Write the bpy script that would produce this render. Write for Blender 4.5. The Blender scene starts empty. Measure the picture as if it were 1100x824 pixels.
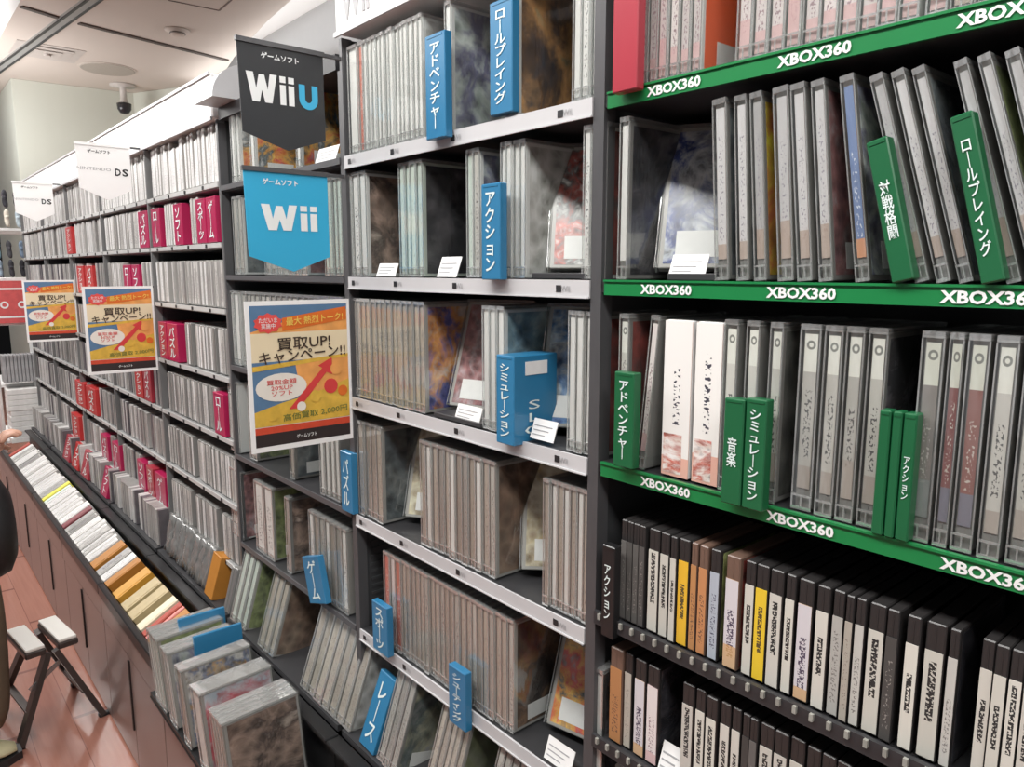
import bpy, bmesh, math, random
from mathutils import Vector, Matrix
random.seed(7)
R = random.Random(11)
S = bpy.context.scene
COL = S.collection
IN = {}

# ------------------------------------------------------------------ camera
F = 800.0; CX, CY = 550.0, 412.0
PIT = math.atan2(122, 800.0)
YAW = math.atan2(690, 800 * math.cos(PIT) + 122 * math.sin(PIT))
Hh = Vector((-math.cos(YAW), math.sin(YAW), 0))
FW = (Hh * math.cos(PIT) + Vector((0, 0, -math.sin(PIT))))
RT = Vector((Hh.y, -Hh.x, 0))
UP = RT.cross(FW)
EYE = Vector((0, 0, 1.5))
cam = bpy.data.cameras.new('camera'); co = bpy.data.objects.new('camera', cam); COL.objects.link(co)
M = Matrix((RT, UP, -FW)).transposed().to_4x4(); M.translation = EYE
co.matrix_world = M
cam.sensor_width = 36; cam.lens = F / 1100 * 36; cam.clip_start = 0.02; cam.clip_end = 100
S.camera = co

def ux(u, y, z):
    """world x of the point seen at image column u that lies at depth y and height z"""
    k = u - CX
    a = RT * F - FW * k          # a . (x,y,z-1.5) = 0
    return -(a.y * y + a.z * (z - 1.5)) / a.x

# ------------------------------------------------------------------ materials
def new_mat(name):
    m = bpy.data.materials.new(name); m.use_nodes = True
    nt = m.node_tree; nt.nodes.clear()
    out = nt.nodes.new('ShaderNodeOutputMaterial')
    return m, nt, out
def nd(nt, t, **kw):
    n = nt.nodes.new(t)
    for k, v in kw.items(): setattr(n, k, v)
    return n
def principled(nt, out, rough=.5, spec=.5, metal=0, coat=0):
    p = nd(nt, 'ShaderNodeBsdfPrincipled')
    p.inputs['Roughness'].default_value = rough
    p.inputs['Metallic'].default_value = metal
    p.inputs['Specular IOR Level'].default_value = spec
    p.inputs['Coat Weight'].default_value = coat
    p.inputs['Coat Roughness'].default_value = .08
    nt.links.new(p.outputs[0], out.inputs[0])
    return p
MC = {}
def plain(name, col, rough=.5, metal=0, spec=.5, coat=0, wob=.08, scale=18, bump=0):
    """solid colour with a little mottled wear"""
    if name in MC: return MC[name]
    m, nt, out = new_mat(name)
    p = principled(nt, out, rough, spec, metal, coat)
    tc = nd(nt, 'ShaderNodeTexCoord'); no = nd(nt, 'ShaderNodeTexNoise')
    no.inputs['Scale'].default_value = scale; no.inputs['Detail'].default_value = 4
    nt.links.new(tc.outputs['Object'], no.inputs['Vector'])
    mr = nd(nt, 'ShaderNodeMapRange'); mr.inputs[3].default_value = 1 - wob; mr.inputs[4].default_value = 1 + wob
    nt.links.new(no.outputs[0], mr.inputs[0])
    mx = nd(nt, 'ShaderNodeVectorMath', operation='SCALE'); mx.inputs[0].default_value = col[:3]
    nt.links.new(mr.outputs[0], mx.inputs['Scale'])
    nt.links.new(mx.outputs[0], p.inputs['Base Color'])
    if bump:
        b = nd(nt, 'ShaderNodeBump'); b.inputs['Strength'].default_value = bump; b.inputs['Distance'].default_value = .002
        nt.links.new(no.outputs[0], b.inputs['Height']); nt.links.new(b.outputs[0], p.inputs['Normal'])
    MC[name] = m; return m

def spine_mat(name, bg, ink=(.08, .08, .09), topband=None, foot=None, logo=False, amount=.5, tint=.06, band=(.12, .86), half=.26):
    """printed paper spine: title marks down the middle, optional head and foot bands"""
    if name in MC: return MC[name]
    m, nt, out = new_mat(name)
    p = principled(nt, out, .45, .4)
    L = nt.links.new
    uv = nd(nt, 'ShaderNodeUVMap'); uv.uv_map = 'UVMap'
    sp = nd(nt, 'ShaderNodeSeparateXYZ'); L(uv.outputs[0], sp.inputs[0])
    oi = nd(nt, 'ShaderNodeObjectInfo')
    cb = nd(nt, 'ShaderNodeCombineXYZ')
    def math_(op, a, b=None, c=None):
        n = nd(nt, 'ShaderNodeMath', operation=op)
        for i, v in enumerate((a, b, c)):
            if v is None: continue
            if isinstance(v, (int, float)): n.inputs[i].default_value = v
            else: L(v, n.inputs[i])
        return n.outputs[0]
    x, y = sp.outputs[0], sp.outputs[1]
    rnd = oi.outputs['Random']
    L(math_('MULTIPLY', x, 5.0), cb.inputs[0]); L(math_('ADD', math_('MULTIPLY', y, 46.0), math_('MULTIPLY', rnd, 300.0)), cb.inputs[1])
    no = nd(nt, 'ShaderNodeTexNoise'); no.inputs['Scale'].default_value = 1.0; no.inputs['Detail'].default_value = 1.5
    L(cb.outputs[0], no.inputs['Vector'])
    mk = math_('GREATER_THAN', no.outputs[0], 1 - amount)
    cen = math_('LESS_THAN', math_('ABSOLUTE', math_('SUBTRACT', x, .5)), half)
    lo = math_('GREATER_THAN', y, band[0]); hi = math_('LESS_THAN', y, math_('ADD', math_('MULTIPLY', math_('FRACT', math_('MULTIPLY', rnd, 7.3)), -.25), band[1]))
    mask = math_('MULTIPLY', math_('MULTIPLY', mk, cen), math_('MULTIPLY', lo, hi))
    def mix(fac, a, b):
        n = nd(nt, 'ShaderNodeMix', data_type='RGBA'); 
        if isinstance(fac, float): n.inputs[0].default_value = fac
        else: L(fac, n.inputs[0])
        for k, v in ((6, a), (7, b)):
            if isinstance(v, tuple): n.inputs[k].default_value = (*v[:3], 1)
            else: L(v, n.inputs[k])
        return n.outputs[2]
    hsv = nd(nt, 'ShaderNodeHueSaturation'); hsv.inputs['Color'].default_value = (*bg, 1)
    L(math_('ADD', math_('MULTIPLY', math_('FRACT', math_('MULTIPLY', rnd, 13.7)), 2 * tint), 1 - tint), hsv.inputs['Value'])
    L(math_('ADD', math_('MULTIPLY', math_('FRACT', math_('MULTIPLY', rnd, 5.1)), .02), .49), hsv.inputs['Hue'])
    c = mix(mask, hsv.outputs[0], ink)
    if foot:
        # a coloured foot band whose height differs from one spine to the next
        f = math_('LESS_THAN', y, math_('ADD', math_('MULTIPLY', math_('FRACT', math_('MULTIPLY', rnd, 31.0)), .16), .1))
        c = mix(math_('MULTIPLY', f, .75), c, foot)
    if topband:
        t = math_('GREATER_THAN', y, .76)
        c = mix(t, c, topband)
        if logo:
            dx = math_('MULTIPLY', math_('SUBTRACT', x, .5), 1.0); dy = math_('MULTIPLY', math_('SUBTRACT', y, .93), 12.0)
            r = math_('SQRT', math_('ADD', math_('MULTIPLY', dx, dx), math_('MULTIPLY', dy, dy)))
            ring = math_('LESS_THAN', math_('ABSOLUTE', math_('SUBTRACT', r, .26)), .09)
            c = mix(ring, c, (.25, .26, .24))
    L(c, p.inputs['Base Color'])
    MC[name] = m; return m

def art_mat(name, cols, scale=14, rough=.25, head=(.75, .75, .74)):
    """cover picture: soft blotches and figures of a few colours"""
    if name in MC: return MC[name]
    m, nt, out = new_mat(name)
    p = principled(nt, out, rough, .5)
    L = nt.links.new
    tc = nd(nt, 'ShaderNodeTexCoord'); oi = nd(nt, 'ShaderNodeObjectInfo')
    ad = nd(nt, 'ShaderNodeVectorMath', operation='ADD'); L(tc.outputs['Object'], ad.inputs[0])
    sc = nd(nt, 'ShaderNodeVectorMath', operation='SCALE'); sc.inputs[0].default_value = (0, 9, 5); L(oi.outputs['Random'], sc.inputs['Scale'])
    L(sc.outputs[0], ad.inputs[1])
    no = nd(nt, 'ShaderNodeTexNoise'); no.inputs['Scale'].default_value = scale; no.inputs['Detail'].default_value = 9; no.inputs['Roughness'].default_value = .65; no.inputs['Distortion'].default_value = .5
    L(ad.outputs[0], no.inputs['Vector'])
    cr = nd(nt, 'ShaderNodeValToRGB'); cr.color_ramp.interpolation = 'LINEAR'
    n = len(cols)
    while len(cr.color_ramp.elements) < n: cr.color_ramp.elements.new(.5)
    for i, c in enumerate(cols):
        e = cr.color_ramp.elements[i]; e.position = .32 + .36 * i / max(1, n - 1); e.color = (*c, 1)
    L(no.outputs[0], cr.inputs[0])
    vo = nd(nt, 'ShaderNodeTexVoronoi'); vo.inputs['Scale'].default_value = scale * 3.2; L(ad.outputs[0], vo.inputs['Vector'])
    mx = nd(nt, 'ShaderNodeMix', data_type='RGBA', blend_type='OVERLAY'); mx.inputs[0].default_value = .6
    L(cr.outputs[0], mx.inputs[6]); L(vo.outputs['Distance'], mx.inputs[7])
    L(mx.outputs[2], p.inputs['Base Color'])
    MC[name] = m; return m

def clear_mat(name='clear_plastic', tint=(.93, .94, .93), gl=.13, rough=.09, haze=.025):
    if name in MC: return MC[name]
    m, nt, out = new_mat(name); L = nt.links.new
    tr = nd(nt, 'ShaderNodeBsdfTransparent'); tr.inputs[0].default_value = (*tint, 1)
    g = nd(nt, 'ShaderNodeBsdfGlossy'); g.inputs['Roughness'].default_value = rough; g.inputs[0].default_value = (.95, .96, .96, 1)
    d = nd(nt, 'ShaderNodeBsdfDiffuse'); d.inputs[0].default_value = (.8, .8, .79, 1)
    tc = nd(nt, 'ShaderNodeTexCoord'); no = nd(nt, 'ShaderNodeTexNoise'); no.inputs['Scale'].default_value = 22; no.inputs['Detail'].default_value = 3
    mp = nd(nt, 'ShaderNodeMapping'); mp.inputs['Scale'].default_value = (1, 1, .35)
    L(tc.outputs['Object'], mp.inputs[0]); L(mp.outputs[0], no.inputs[0])
    b = nd(nt, 'ShaderNodeBump'); b.inputs['Strength'].default_value = .6; b.inputs['Distance'].default_value = .004; L(no.outputs[0], b.inputs['Height']); L(b.outputs[0], g.inputs['Normal'])
    fr = nd(nt, 'ShaderNodeLayerWeight'); fr.inputs['Blend'].default_value = .25
    ma = nd(nt, 'ShaderNodeMath', operation='MULTIPLY_ADD'); L(fr.outputs['Facing'], ma.inputs[0]); ma.inputs[1].default_value = .16; ma.inputs[2].default_value = gl
    m1 = nd(nt, 'ShaderNodeMixShader'); m1.inputs[0].default_value = haze; L(tr.outputs[0], m1.inputs[1]); L(d.outputs[0], m1.inputs[2])
    m2 = nd(nt, 'ShaderNodeMixShader'); L(ma.outputs[0], m2.inputs[0]); L(m1.outputs[0], m2.inputs[1]); L(g.outputs[0], m2.inputs[2])
    L(m2.outputs[0], out.inputs[0])
    MC[name] = m; return m

CLEAR = clear_mat()
CLEARD = clear_mat('clear_plastic_dim', gl=.04, haze=.02)
RIB = clear_mat('glassy_plastic_edge', tint=(.9, .91, .9), gl=.34, rough=.12, haze=.26)
BODY = {
 'white': plain('white_case_plastic', (.72, .73, .72), .25, wob=.05),
 'grey': plain('grey_case_plastic', (.24, .235, .225), .25, wob=.1),
 'pale': plain('pale_case_plastic', (.40, .39, .37), .25, wob=.08),
 'green': plain('pale_green_case_plastic', (.50, .56, .50), .25, wob=.08),
 'black': plain('black_case_plastic', (.03, .028, .028), .3, wob=.2),
 'brown': plain('brown_case_plastic', (.16, .10, .075), .3, wob=.2),
 'red': plain('red_case_plastic', (.45, .05, .05), .3, wob=.1),
}
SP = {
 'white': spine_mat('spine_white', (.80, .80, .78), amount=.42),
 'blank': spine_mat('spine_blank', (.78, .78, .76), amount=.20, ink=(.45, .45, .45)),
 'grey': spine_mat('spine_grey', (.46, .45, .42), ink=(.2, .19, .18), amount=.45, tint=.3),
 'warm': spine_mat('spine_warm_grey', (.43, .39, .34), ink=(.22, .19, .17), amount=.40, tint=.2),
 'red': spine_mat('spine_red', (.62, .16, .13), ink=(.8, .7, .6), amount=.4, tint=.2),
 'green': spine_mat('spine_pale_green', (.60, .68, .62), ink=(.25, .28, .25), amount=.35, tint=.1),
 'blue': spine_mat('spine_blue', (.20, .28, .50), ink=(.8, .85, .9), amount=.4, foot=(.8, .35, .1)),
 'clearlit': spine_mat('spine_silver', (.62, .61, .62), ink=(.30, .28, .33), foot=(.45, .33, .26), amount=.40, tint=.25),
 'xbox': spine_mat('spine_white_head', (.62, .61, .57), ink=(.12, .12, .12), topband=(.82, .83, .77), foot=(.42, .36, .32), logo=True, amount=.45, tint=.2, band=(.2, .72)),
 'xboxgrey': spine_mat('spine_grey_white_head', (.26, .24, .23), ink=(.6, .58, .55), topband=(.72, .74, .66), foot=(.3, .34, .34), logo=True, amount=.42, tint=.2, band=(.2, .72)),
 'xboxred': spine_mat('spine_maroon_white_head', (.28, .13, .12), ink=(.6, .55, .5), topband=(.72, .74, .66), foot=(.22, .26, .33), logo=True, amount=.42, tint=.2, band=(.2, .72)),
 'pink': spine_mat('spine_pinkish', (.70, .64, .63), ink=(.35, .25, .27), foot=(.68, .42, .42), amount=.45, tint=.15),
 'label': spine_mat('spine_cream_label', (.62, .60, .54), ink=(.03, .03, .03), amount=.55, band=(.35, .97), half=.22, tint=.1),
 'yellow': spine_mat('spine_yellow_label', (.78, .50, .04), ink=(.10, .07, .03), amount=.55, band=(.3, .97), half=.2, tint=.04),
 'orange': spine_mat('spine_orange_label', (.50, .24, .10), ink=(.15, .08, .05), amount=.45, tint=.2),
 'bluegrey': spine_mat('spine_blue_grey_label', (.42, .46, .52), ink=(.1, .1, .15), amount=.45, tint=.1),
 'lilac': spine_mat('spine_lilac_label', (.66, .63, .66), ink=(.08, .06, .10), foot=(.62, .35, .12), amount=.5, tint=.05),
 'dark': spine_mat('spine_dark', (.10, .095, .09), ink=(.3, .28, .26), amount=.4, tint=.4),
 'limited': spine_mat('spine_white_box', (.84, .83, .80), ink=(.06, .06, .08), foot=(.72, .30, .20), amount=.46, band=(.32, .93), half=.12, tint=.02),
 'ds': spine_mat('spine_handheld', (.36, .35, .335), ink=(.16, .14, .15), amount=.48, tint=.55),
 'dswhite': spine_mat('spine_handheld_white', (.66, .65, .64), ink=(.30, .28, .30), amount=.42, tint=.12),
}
ART = {
 'plain': art_mat('cover_white_print', [(.7, .7, .69), (.5, .5, .48), (.8, .8, .79)]),
 'teal': art_mat('cover_teal_figures', [(.25, .32, .30), (.5, .55, .52), (.16, .16, .26), (.35, .36, .34)]),
 'tree': art_mat('cover_burnt_tree', [(.03, .04, .06), (.10, .06, .04), (.42, .22, .08), (.12, .20, .14)], 11),
 'brown': art_mat('cover_brown_scene', [(.20, .13, .10), (.36, .26, .21), (.10, .07, .06), (.5, .42, .36)]),
 'black': art_mat('cover_black_shield', [(.015, .015, .018), (.03, .03, .035), (.12, .11, .12)]),
 'space': art_mat('cover_blue_orange_fighters', [(.05, .05, .20), (.10, .12, .36), (.60, .26, .06), (.45, .40, .36)], 20),
 'whale': art_mat('cover_sea', [(.06, .12, .18), (.22, .32, .36), (.55, .58, .55)]),
 'redwhite': art_mat('cover_red_and_white', [(.72, .70, .68), (.5, .12, .1), (.2, .2, .2), (.78, .77, .75)], 30),
 'darkred': art_mat('cover_dark_red', [(.05, .04, .04), (.26, .05, .04), (.12, .10, .09)]),
 'blue': art_mat('cover_blue_crowd', [(.04, .08, .25), (.14, .26, .46), (.45, .5, .52), (.1, .1, .2)], 24),
 'purple': art_mat('cover_purple_brown', [(.12, .06, .08), (.3, .14, .14), (.4, .36, .38)], 22),
 'sepia': art_mat('cover_sepia_silhouettes', [(.30, .22, .16), (.22, .14, .10), (.06, .04, .03)], 12),
 'gold': art_mat('cover_sandy', [(.45, .33, .16), (.6, .55, .42), (.25, .16, .08)], 18),
 'darkblue': art_mat('cover_dark_figure', [(.03, .03, .04), (.10, .12, .13), (.24, .26, .26)], 14),
 'yellow': art_mat('cover_yellow_orange', [(.05, .05, .04), (.62, .50, .03), (.55, .16, .04), (.03, .03, .03)], 12),
 'orange': plain('cover_orange_red', (.85, .13, .03), .35, wob=.06),
 'room': art_mat('cover_dark_room', [(.02, .018, .016), (.06, .045, .04), (.24, .14, .08), (.03, .028, .027)], 13),
 'olive': art_mat('cover_olive_green', [(.09, .10, .06), (.16, .18, .10), (.22, .22, .19)], 10),
 'greyart': art_mat('cover_grey_head', [(.22, .22, .22), (.10, .13, .13), (.34, .33, .24), (.3, .3, .31)], 12),
 'leaf': art_mat('cover_green_leaf', [(.10, .14, .05), (.25, .30, .12), (.06, .07, .05)], 16),
 'fire': art_mat('cover_red_orange_heroes', [(.35, .30, .30), (.70, .12, .10), (.78, .42, .10), (.10, .14, .16), (.72, .70, .68)], 18),
 'bluered': art_mat('cover_pale_blue_and_red', [(.48, .58, .68), (.62, .68, .74), (.58, .07, .10), (.7, .72, .74)], 9),
 'toon': art_mat('cover_street', [(.42, .40, .38), (.62, .60, .57), (.18, .22, .34), (.50, .36, .20), (.55, .12, .10)], 24),
 'disc': art_mat('cover_dark_ring', [(.04, .04, .04), (.10, .10, .09), (.2, .2, .19)], 10),
 'bluewhite': art_mat('cover_dark_blue_white', [(.03, .03, .05), (.05, .08, .25), (.55, .58, .62), (.02, .02, .03)], 18),
}
INK = plain('white_print', (.82, .84, .83), .5, wob=.02)
INKB = plain('black_print', (.02, .02, .022), .5, wob=.02)
INKG = plain('grey_print', (.36, .36, .37), .5, wob=.02)
PAPER = plain('white_price_card', (.80, .80, .79), .6, wob=.06, scale=90)
STEELW = plain('white_shelf_metal', (.56, .56, .57), .35, metal=.0, wob=.06)
STEELD = plain('dark_shelf_metal', (.035, .035, .038), .45, wob=.2)
STEELG = plain('grey_post_metal', (.10, .10, .105), .4, metal=.3, wob=.15)
GREEN = plain('green_shelf_strip', (.010, .20, .055), .35, coat=.2, wob=.08)

# ------------------------------------------------------------------ mesh helpers
def bx(bm, x0, y0, z0, x1, y1, z1, mi=0, bevel=0, seg=1, uv=False):
    vs = [bm.verts.new(p) for p in ((x0, y0, z0), (x1, y0, z0), (x1, y1, z0), (x0, y1, z0), (x0, y0, z1), (x1, y0, z1), (x1, y1, z1), (x0, y1, z1))]
    fs = [bm.faces.new([vs[i] for i in q]) for q in ((0, 1, 5, 4), (1, 2, 6, 5), (2, 3, 7, 6), (3, 0, 4, 7), (4, 5, 6, 7), (3, 2, 1, 0))]
    for f in fs: f.material_index = mi
    if uv:
        l = bm.loops.layers.uv.get('UVMap') or bm.loops.layers.uv.new('UVMap')
        for lp, c in zip(fs[0].loops, ((0, 0), (1, 0), (1, 1), (0, 1))): lp[l].uv = c
    if bevel:
        es = list({e for f in fs for e in f.edges})
        r = bmesh.ops.bevel(bm, geom=es, offset=bevel, segments=seg, affect='EDGES', profile=.6)
        for f in r['faces']: f.material_index = mi
    return fs
def tube(bm, a, b, r, n=10, mi=0, r2=None, cap=True):
    a, b = Vector(a), Vector(b); d = (b - a).normalized()
    t = d.orthogonal().normalized(); s = d.cross(t)
    r2 = r if r2 is None else r2
    A = [bm.verts.new(a + (t * math.cos(2 * math.pi * i / n) + s * math.sin(2 * math.pi * i / n)) * r) for i in range(n)]
    B = [bm.verts.new(b + (t * math.cos(2 * math.pi * i / n) + s * math.sin(2 * math.pi * i / n)) * r2) for i in range(n)]
    for i in range(n):
        f = bm.faces.new((A[i], A[(i + 1) % n], B[(i + 1) % n], B[i])); f.material_index = mi; f.smooth = True
    if cap:
        bm.faces.new(A[::-1]).material_index = mi; bm.faces.new(B).material_index = mi
def bar(bm, a, b, w, t, mi=0, upv=(0, 0, 1)):
    a, b = Vector(a), Vector(b); d = (b - a).normalized(); s = d.cross(Vector(upv)).normalized(); q = s.cross(d)
    c = []
    for p in (a, b):
        for (i, j) in ((-1, -1), (1, -1), (1, 1), (-1, 1)): c.append(bm.verts.new(p + s * i * w / 2 + q * j * t / 2))
    for f in ((3, 2, 1, 0), (4, 5, 6, 7), (0, 1, 5, 4), (1, 2, 6, 5), (2, 3, 7, 6), (3, 0, 4, 7)): bm.faces.new([c[i] for i in f]).material_index = mi
def lathe(bm, prof, n=24, mi=0, origin=(0, 0, 0)):
    o = Vector(origin); rings = []
    for r, z in prof: rings.append([bm.verts.new(o + Vector((r * math.cos(2 * math.pi * i / n), r * math.sin(2 * math.pi * i / n), z))) for i in range(n)])
    for a, b in zip(rings, rings[1:]):
        for i in range(n):
            f = bm.faces.new((a[i], a[(i + 1) % n], b[(i + 1) % n], b[i])); f.smooth = True; f.material_index = mi
    bm.faces.new(rings[0][::-1]).material_index = mi; bm.faces.new(rings[-1]).material_index = mi
def mesh(bm, name):
    me = bpy.data.meshes.new(name); bmesh.ops.recalc_face_normals(bm, faces=bm.faces) if bm.faces else None
    bm.to_mesh(me); bm.free(); return me
def link(name, me, mats, parent=None, objmat=True):
    o = bpy.data.objects.new(name, me); COL.objects.link(o)
    if not isinstance(mats, (list, tuple)): mats = [mats]
    while len(me.materials) < len(mats): me.materials.append(None)
    for i, m in enumerate(mats):
        if objmat: o.material_slots[i].link = 'OBJECT'
        o.material_slots[i].material = m
    if parent: o.parent = parent
    return o
def obj(name, bm, mats, parent=None): return link(name, mesh(bm, name), mats, parent, False)
def empty(name, loc=(0, 0, 0), rot=(0, 0, 0)):
    o = bpy.data.objects.new(name, None); COL.objects.link(o); o.location = loc; o.rotation_euler = rot; o.empty_display_size = .05; return o
LABELS = {}
def tag(o, label, cat, group=None):
    o['label'] = label; o['category'] = cat
    if group: o['group'] = group
    LABELS.setdefault(label, set()).add(group)
    return o
def struct(name, bm, mats, parent=None):
    o = obj(name, bm, mats, parent); o['kind'] = 'structure'; return o

TC = {}
def text_geo(s, bold=0.0, spacing=1.0, line=1.0, align='CENTER', res=2):
    """outline text as flat polygons, unit letter height, centred"""
    k = (s, bold, spacing, line, align, res)
    if k in TC: return TC[k]
    cu = bpy.data.curves.new('txt', 'FONT'); cu.body = s; cu.size = 1; cu.offset = bold; cu.space_character = spacing; cu.space_line = line
    cu.align_x = align; cu.align_y = 'CENTER'; cu.resolution_u = res; cu.fill_mode = 'FRONT'
    o = bpy.data.objects.new('txt', cu); COL.objects.link(o)
    dg = bpy.context.evaluated_depsgraph_get()
    me = bpy.data.meshes.new_from_object(o.evaluated_get(dg))
    vs = [v.co.copy() for v in me.vertices]; fs = [tuple(p.vertices) for p in me.polygons]
    bpy.data.objects.remove(o); bpy.data.curves.remove(cu); bpy.data.meshes.remove(me)
    if vs:
        x0 = min(v.x for v in vs); x1 = max(v.x for v in vs); y0 = min(v.y for v in vs); y1 = max(v.y for v in vs)
        vs = [Vector((v.x - (x0 + x1) / 2, v.y - (y0 + y1) / 2, 0)) for v in vs]; dims = (x1 - x0, y1 - y0)
    else: dims = (1, 1)
    TC[k] = (vs, fs, dims); return TC[k]
def put_text(bm, s, fn, w=None, h=None, mi=0, bold=.02, **kw):
    """fit text into w x h (either may be None = keep aspect); fn maps local (a,b) to a point"""
    vs, fs, (dw, dh) = text_geo(s, bold, **kw)
    sx = w / dw if w else None; sy = h / dh if h else None
    sx = sx or sy; sy = sy or sx
    nv = [bm.verts.new(fn(v.x * sx, v.y * sy)) for v in vs]
    for f in fs:
        try: bm.faces.new([nv[i] for i in f]).material_index = mi
        except ValueError: pass
def vert(s): return '\n'.join('｜' if c == 'ー' else c for c in s)
def poly(bm, pts, fn, mi=0, th=None, fb=None):
    vs = [bm.verts.new(fn(*p)) for p in pts]; f = bm.faces.new(vs); f.material_index = mi
    if th:
        wv = [bm.verts.new(fb(*p)) for p in pts]; bm.faces.new(wv[::-1]).material_index = mi
        for i in range(len(pts)):
            j = (i + 1) % len(pts); bm.faces.new((vs[j], vs[i], wv[i], wv[j])).material_index = mi

# ------------------------------------------------------------------ the shop floor, walls, ceiling
XB = [-1.31 + .655 * 2, -1.31 + .655, -1.31, -1.965, -2.62, -3.275, -3.93, -4.585, -5.24]   # rack joints: 0 is right of the frame
YF, YB = .70, .95

def floor_mat():
    m, nt, out = new_mat('reddish_wood_floor'); L = nt.links.new
    p = principled(nt, out, .22, .5, coat=.3)
    tc = nd(nt, 'ShaderNodeTexCoord'); mp = nd(nt, 'ShaderNodeMapping'); mp.inputs['Scale'].default_value = (1.1, 8, 1)
    L(tc.outputs['Object'], mp.inputs[0])
    br = nd(nt, 'ShaderNodeTexBrick'); br.inputs['Scale'].default_value = 1; br.inputs['Mortar Size'].default_value = .01
    br.inputs['Color1'].default_value = (.47, .225, .17, 1); br.inputs['Color2'].default_value = (.41, .19, .145, 1); br.inputs['Mortar'].default_value = (.26, .11, .085, 1)
    br.inputs['Brick Width'].default_value = 1.0; br.inputs['Row Height'].default_value = 1.0
    L(mp.outputs[0], br.inputs[0])
    mp2 = nd(nt, 'ShaderNodeMapping'); mp2.inputs['Scale'].default_value = (2, 40, 1); L(tc.outputs['Object'], mp2.inputs[0])
    no = nd(nt, 'ShaderNodeTexNoise'); no.inputs['Scale'].default_value = 2; no.inputs['Detail'].default_value = 6; L(mp2.outputs[0], no.inputs[0])
    mx = nd(nt, 'ShaderNodeMix', data_type='RGBA', blend_type='MULTIPLY'); mx.inputs[0].default_value = .5
    L(br.outputs[0], mx.inputs[6]); cr = nd(nt, 'ShaderNodeValToRGB'); cr.color_ramp.elements[0].color = (.55, .45, .4, 1); cr.color_ramp.elements[1].color = (1.1, 1.05, 1, 1)
    L(no.outputs[0], cr.inputs[0]); L(cr.outputs[0], mx.inputs[7]); L(mx.outputs[2], p.inputs['Base Color'])
    return m
b = bmesh.new(); bx(b, -12, -3, -.05, 2.5, 4.2, 0); struct('floor', b, floor_mat())
CEILM = plain('beige_ceiling_panel', (.62, .55, .49), .8, wob=.03, scale=1.5)
HIGHM = plain('white_high_ceiling', (.85, .84, .82), .8, wob=.02, scale=1.5)
WALLM = plain('pale_green_grey_wall', (.66, .68, .60), .8, wob=.04, scale=1.2)
ZC, ZH = 3.5, 3.72
edge = [(-11.5, 2.95), (-8.1, 2.98), (-7.42, 2.84), (-6.83, 2.75), (-6.2, 2.66), (-5.6, 2.60), (-4.2, 2.48), (2.4, 2.3)]
b = bmesh.new()
pts = [(2.4, 1.06), (-11.5, 1.06)] + edge
lo = [b.verts.new((x, y, ZC)) for x, y in pts]; hi = [b.verts.new((x, y, ZH - .005)) for x, y in pts]
b.faces.new(lo); b.faces.new(hi[::-1])
for i in range(len(pts)):
    j = (i + 1) % len(pts); b.faces.new((lo[j], lo[i], hi[i], hi[j])).material_index = 1
cs = struct('ceiling', b, [CEILM, HIGHM])
b = bmesh.new(); bx(b, -12, -3, ZH, 2.5, 4.2, ZH + .05); struct('ceiling', b, HIGHM)
b = bmesh.new(); bx(b, -12, 3.12, 0, 2.5, 3.2, ZH - .002); struct('wall_back', b, plain('light_grey_wall', (.50, .50, .50), .7, wob=.02))
# far block of wall seen over the racks
def wallpoly(name, pl, m):
    b = bmesh.new(); lo = [b.verts.new((x, y, 0)) for x, y in pl]; hi = [b.verts.new((x, y, ZC - .002)) for x, y in pl]
    b.faces.new(lo); b.faces.new(hi[::-1])
    for i in range(len(pl)):
        j = (i + 1) % len(pl); b.faces.new((lo[j], lo[i], hi[i], hi[j]))
    return struct(name, b, m)
wallpoly('wall_far', [(-9.71, 1.33), (-9.60, 2.49), (-8.84, 2.86), (-8.7, 3.11), (-11.9, 3.11), (-11.9, 1.34)], WALLM)
# dark joints and track in the ceiling
b = bmesh.new()
def cbar(bm, p, q, w, t=.012, z=ZC): bar(bm, (p[0], p[1], z - t / 2), (q[0], q[1], z - t / 2), w, t)
cbar(b, (-7.06, 1.08), (-7.18, 1.36), .05)
cbar(b, (-7.22, 1.5), (-7.53, 2.82), .05)
struct('trim_1', b, plain('dark_ceiling_joint', (.10, .08, .07), .7))
b = bmesh.new(); cbar(b, (-6.2, 1.9), (-6.18, 2.27), .012, .004); cbar(b, (-6.18, 2.27), (-5.4, 2.24), .012, .004); struct('trim_2', b, plain('ceiling_panel_gap', (.2, .16, .14), .8))
t = empty('ceiling_track', (-7.9, 1.31, ZC)); tag(t, 'grey metal track running across the beige ceiling', 'track')
b = bmesh.new(); d0, d1 = Vector((-9.6, 1.14, ZC - .012)) - t.location, Vector((-5.6, 1.55, ZC - .012)) - t.location
bar(b, d0, d1, .085, .024); obj('channel', b, plain('track_grey', (.38, .38, .37), .4, metal=.3), t)
for s in (-1, 1):
    b = bmesh.new(); off = Vector((0, s * .036, -.014)); bar(b, d0 + off, d1 + off, .018, .01); obj('rail', b, plain('track_black', (.03, .03, .03), .5), t)
t = empty('ceiling_speaker', (-8.64, 2.02, ZC)); tag(t, 'round flat grille set in the beige ceiling above the far wall', 'speaker')
b = bmesh.new(); lathe(b, [(.24, -.012), (.25, -.004), (.25, -.001)], 32); obj('grille', b, plain('speaker_grille', (.40, .36, .31), .7, scale=300, wob=.3), t)
b = bmesh.new(); lathe(b, [(.262, -.006), (.262, -.001)], 32); obj('rim', b, CEILM, t)
t = empty('ceiling_diffuser', (-8.35, 1.45, ZC)); tag(t, 'pale square air diffuser beside the ceiling track', 'vent')
b = bmesh.new()
for k, s in enumerate((.27, .19, .11)): bx(b, -s, -s, -.004 - .008 * k, s, s, -.001 - .008 * k)
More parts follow.
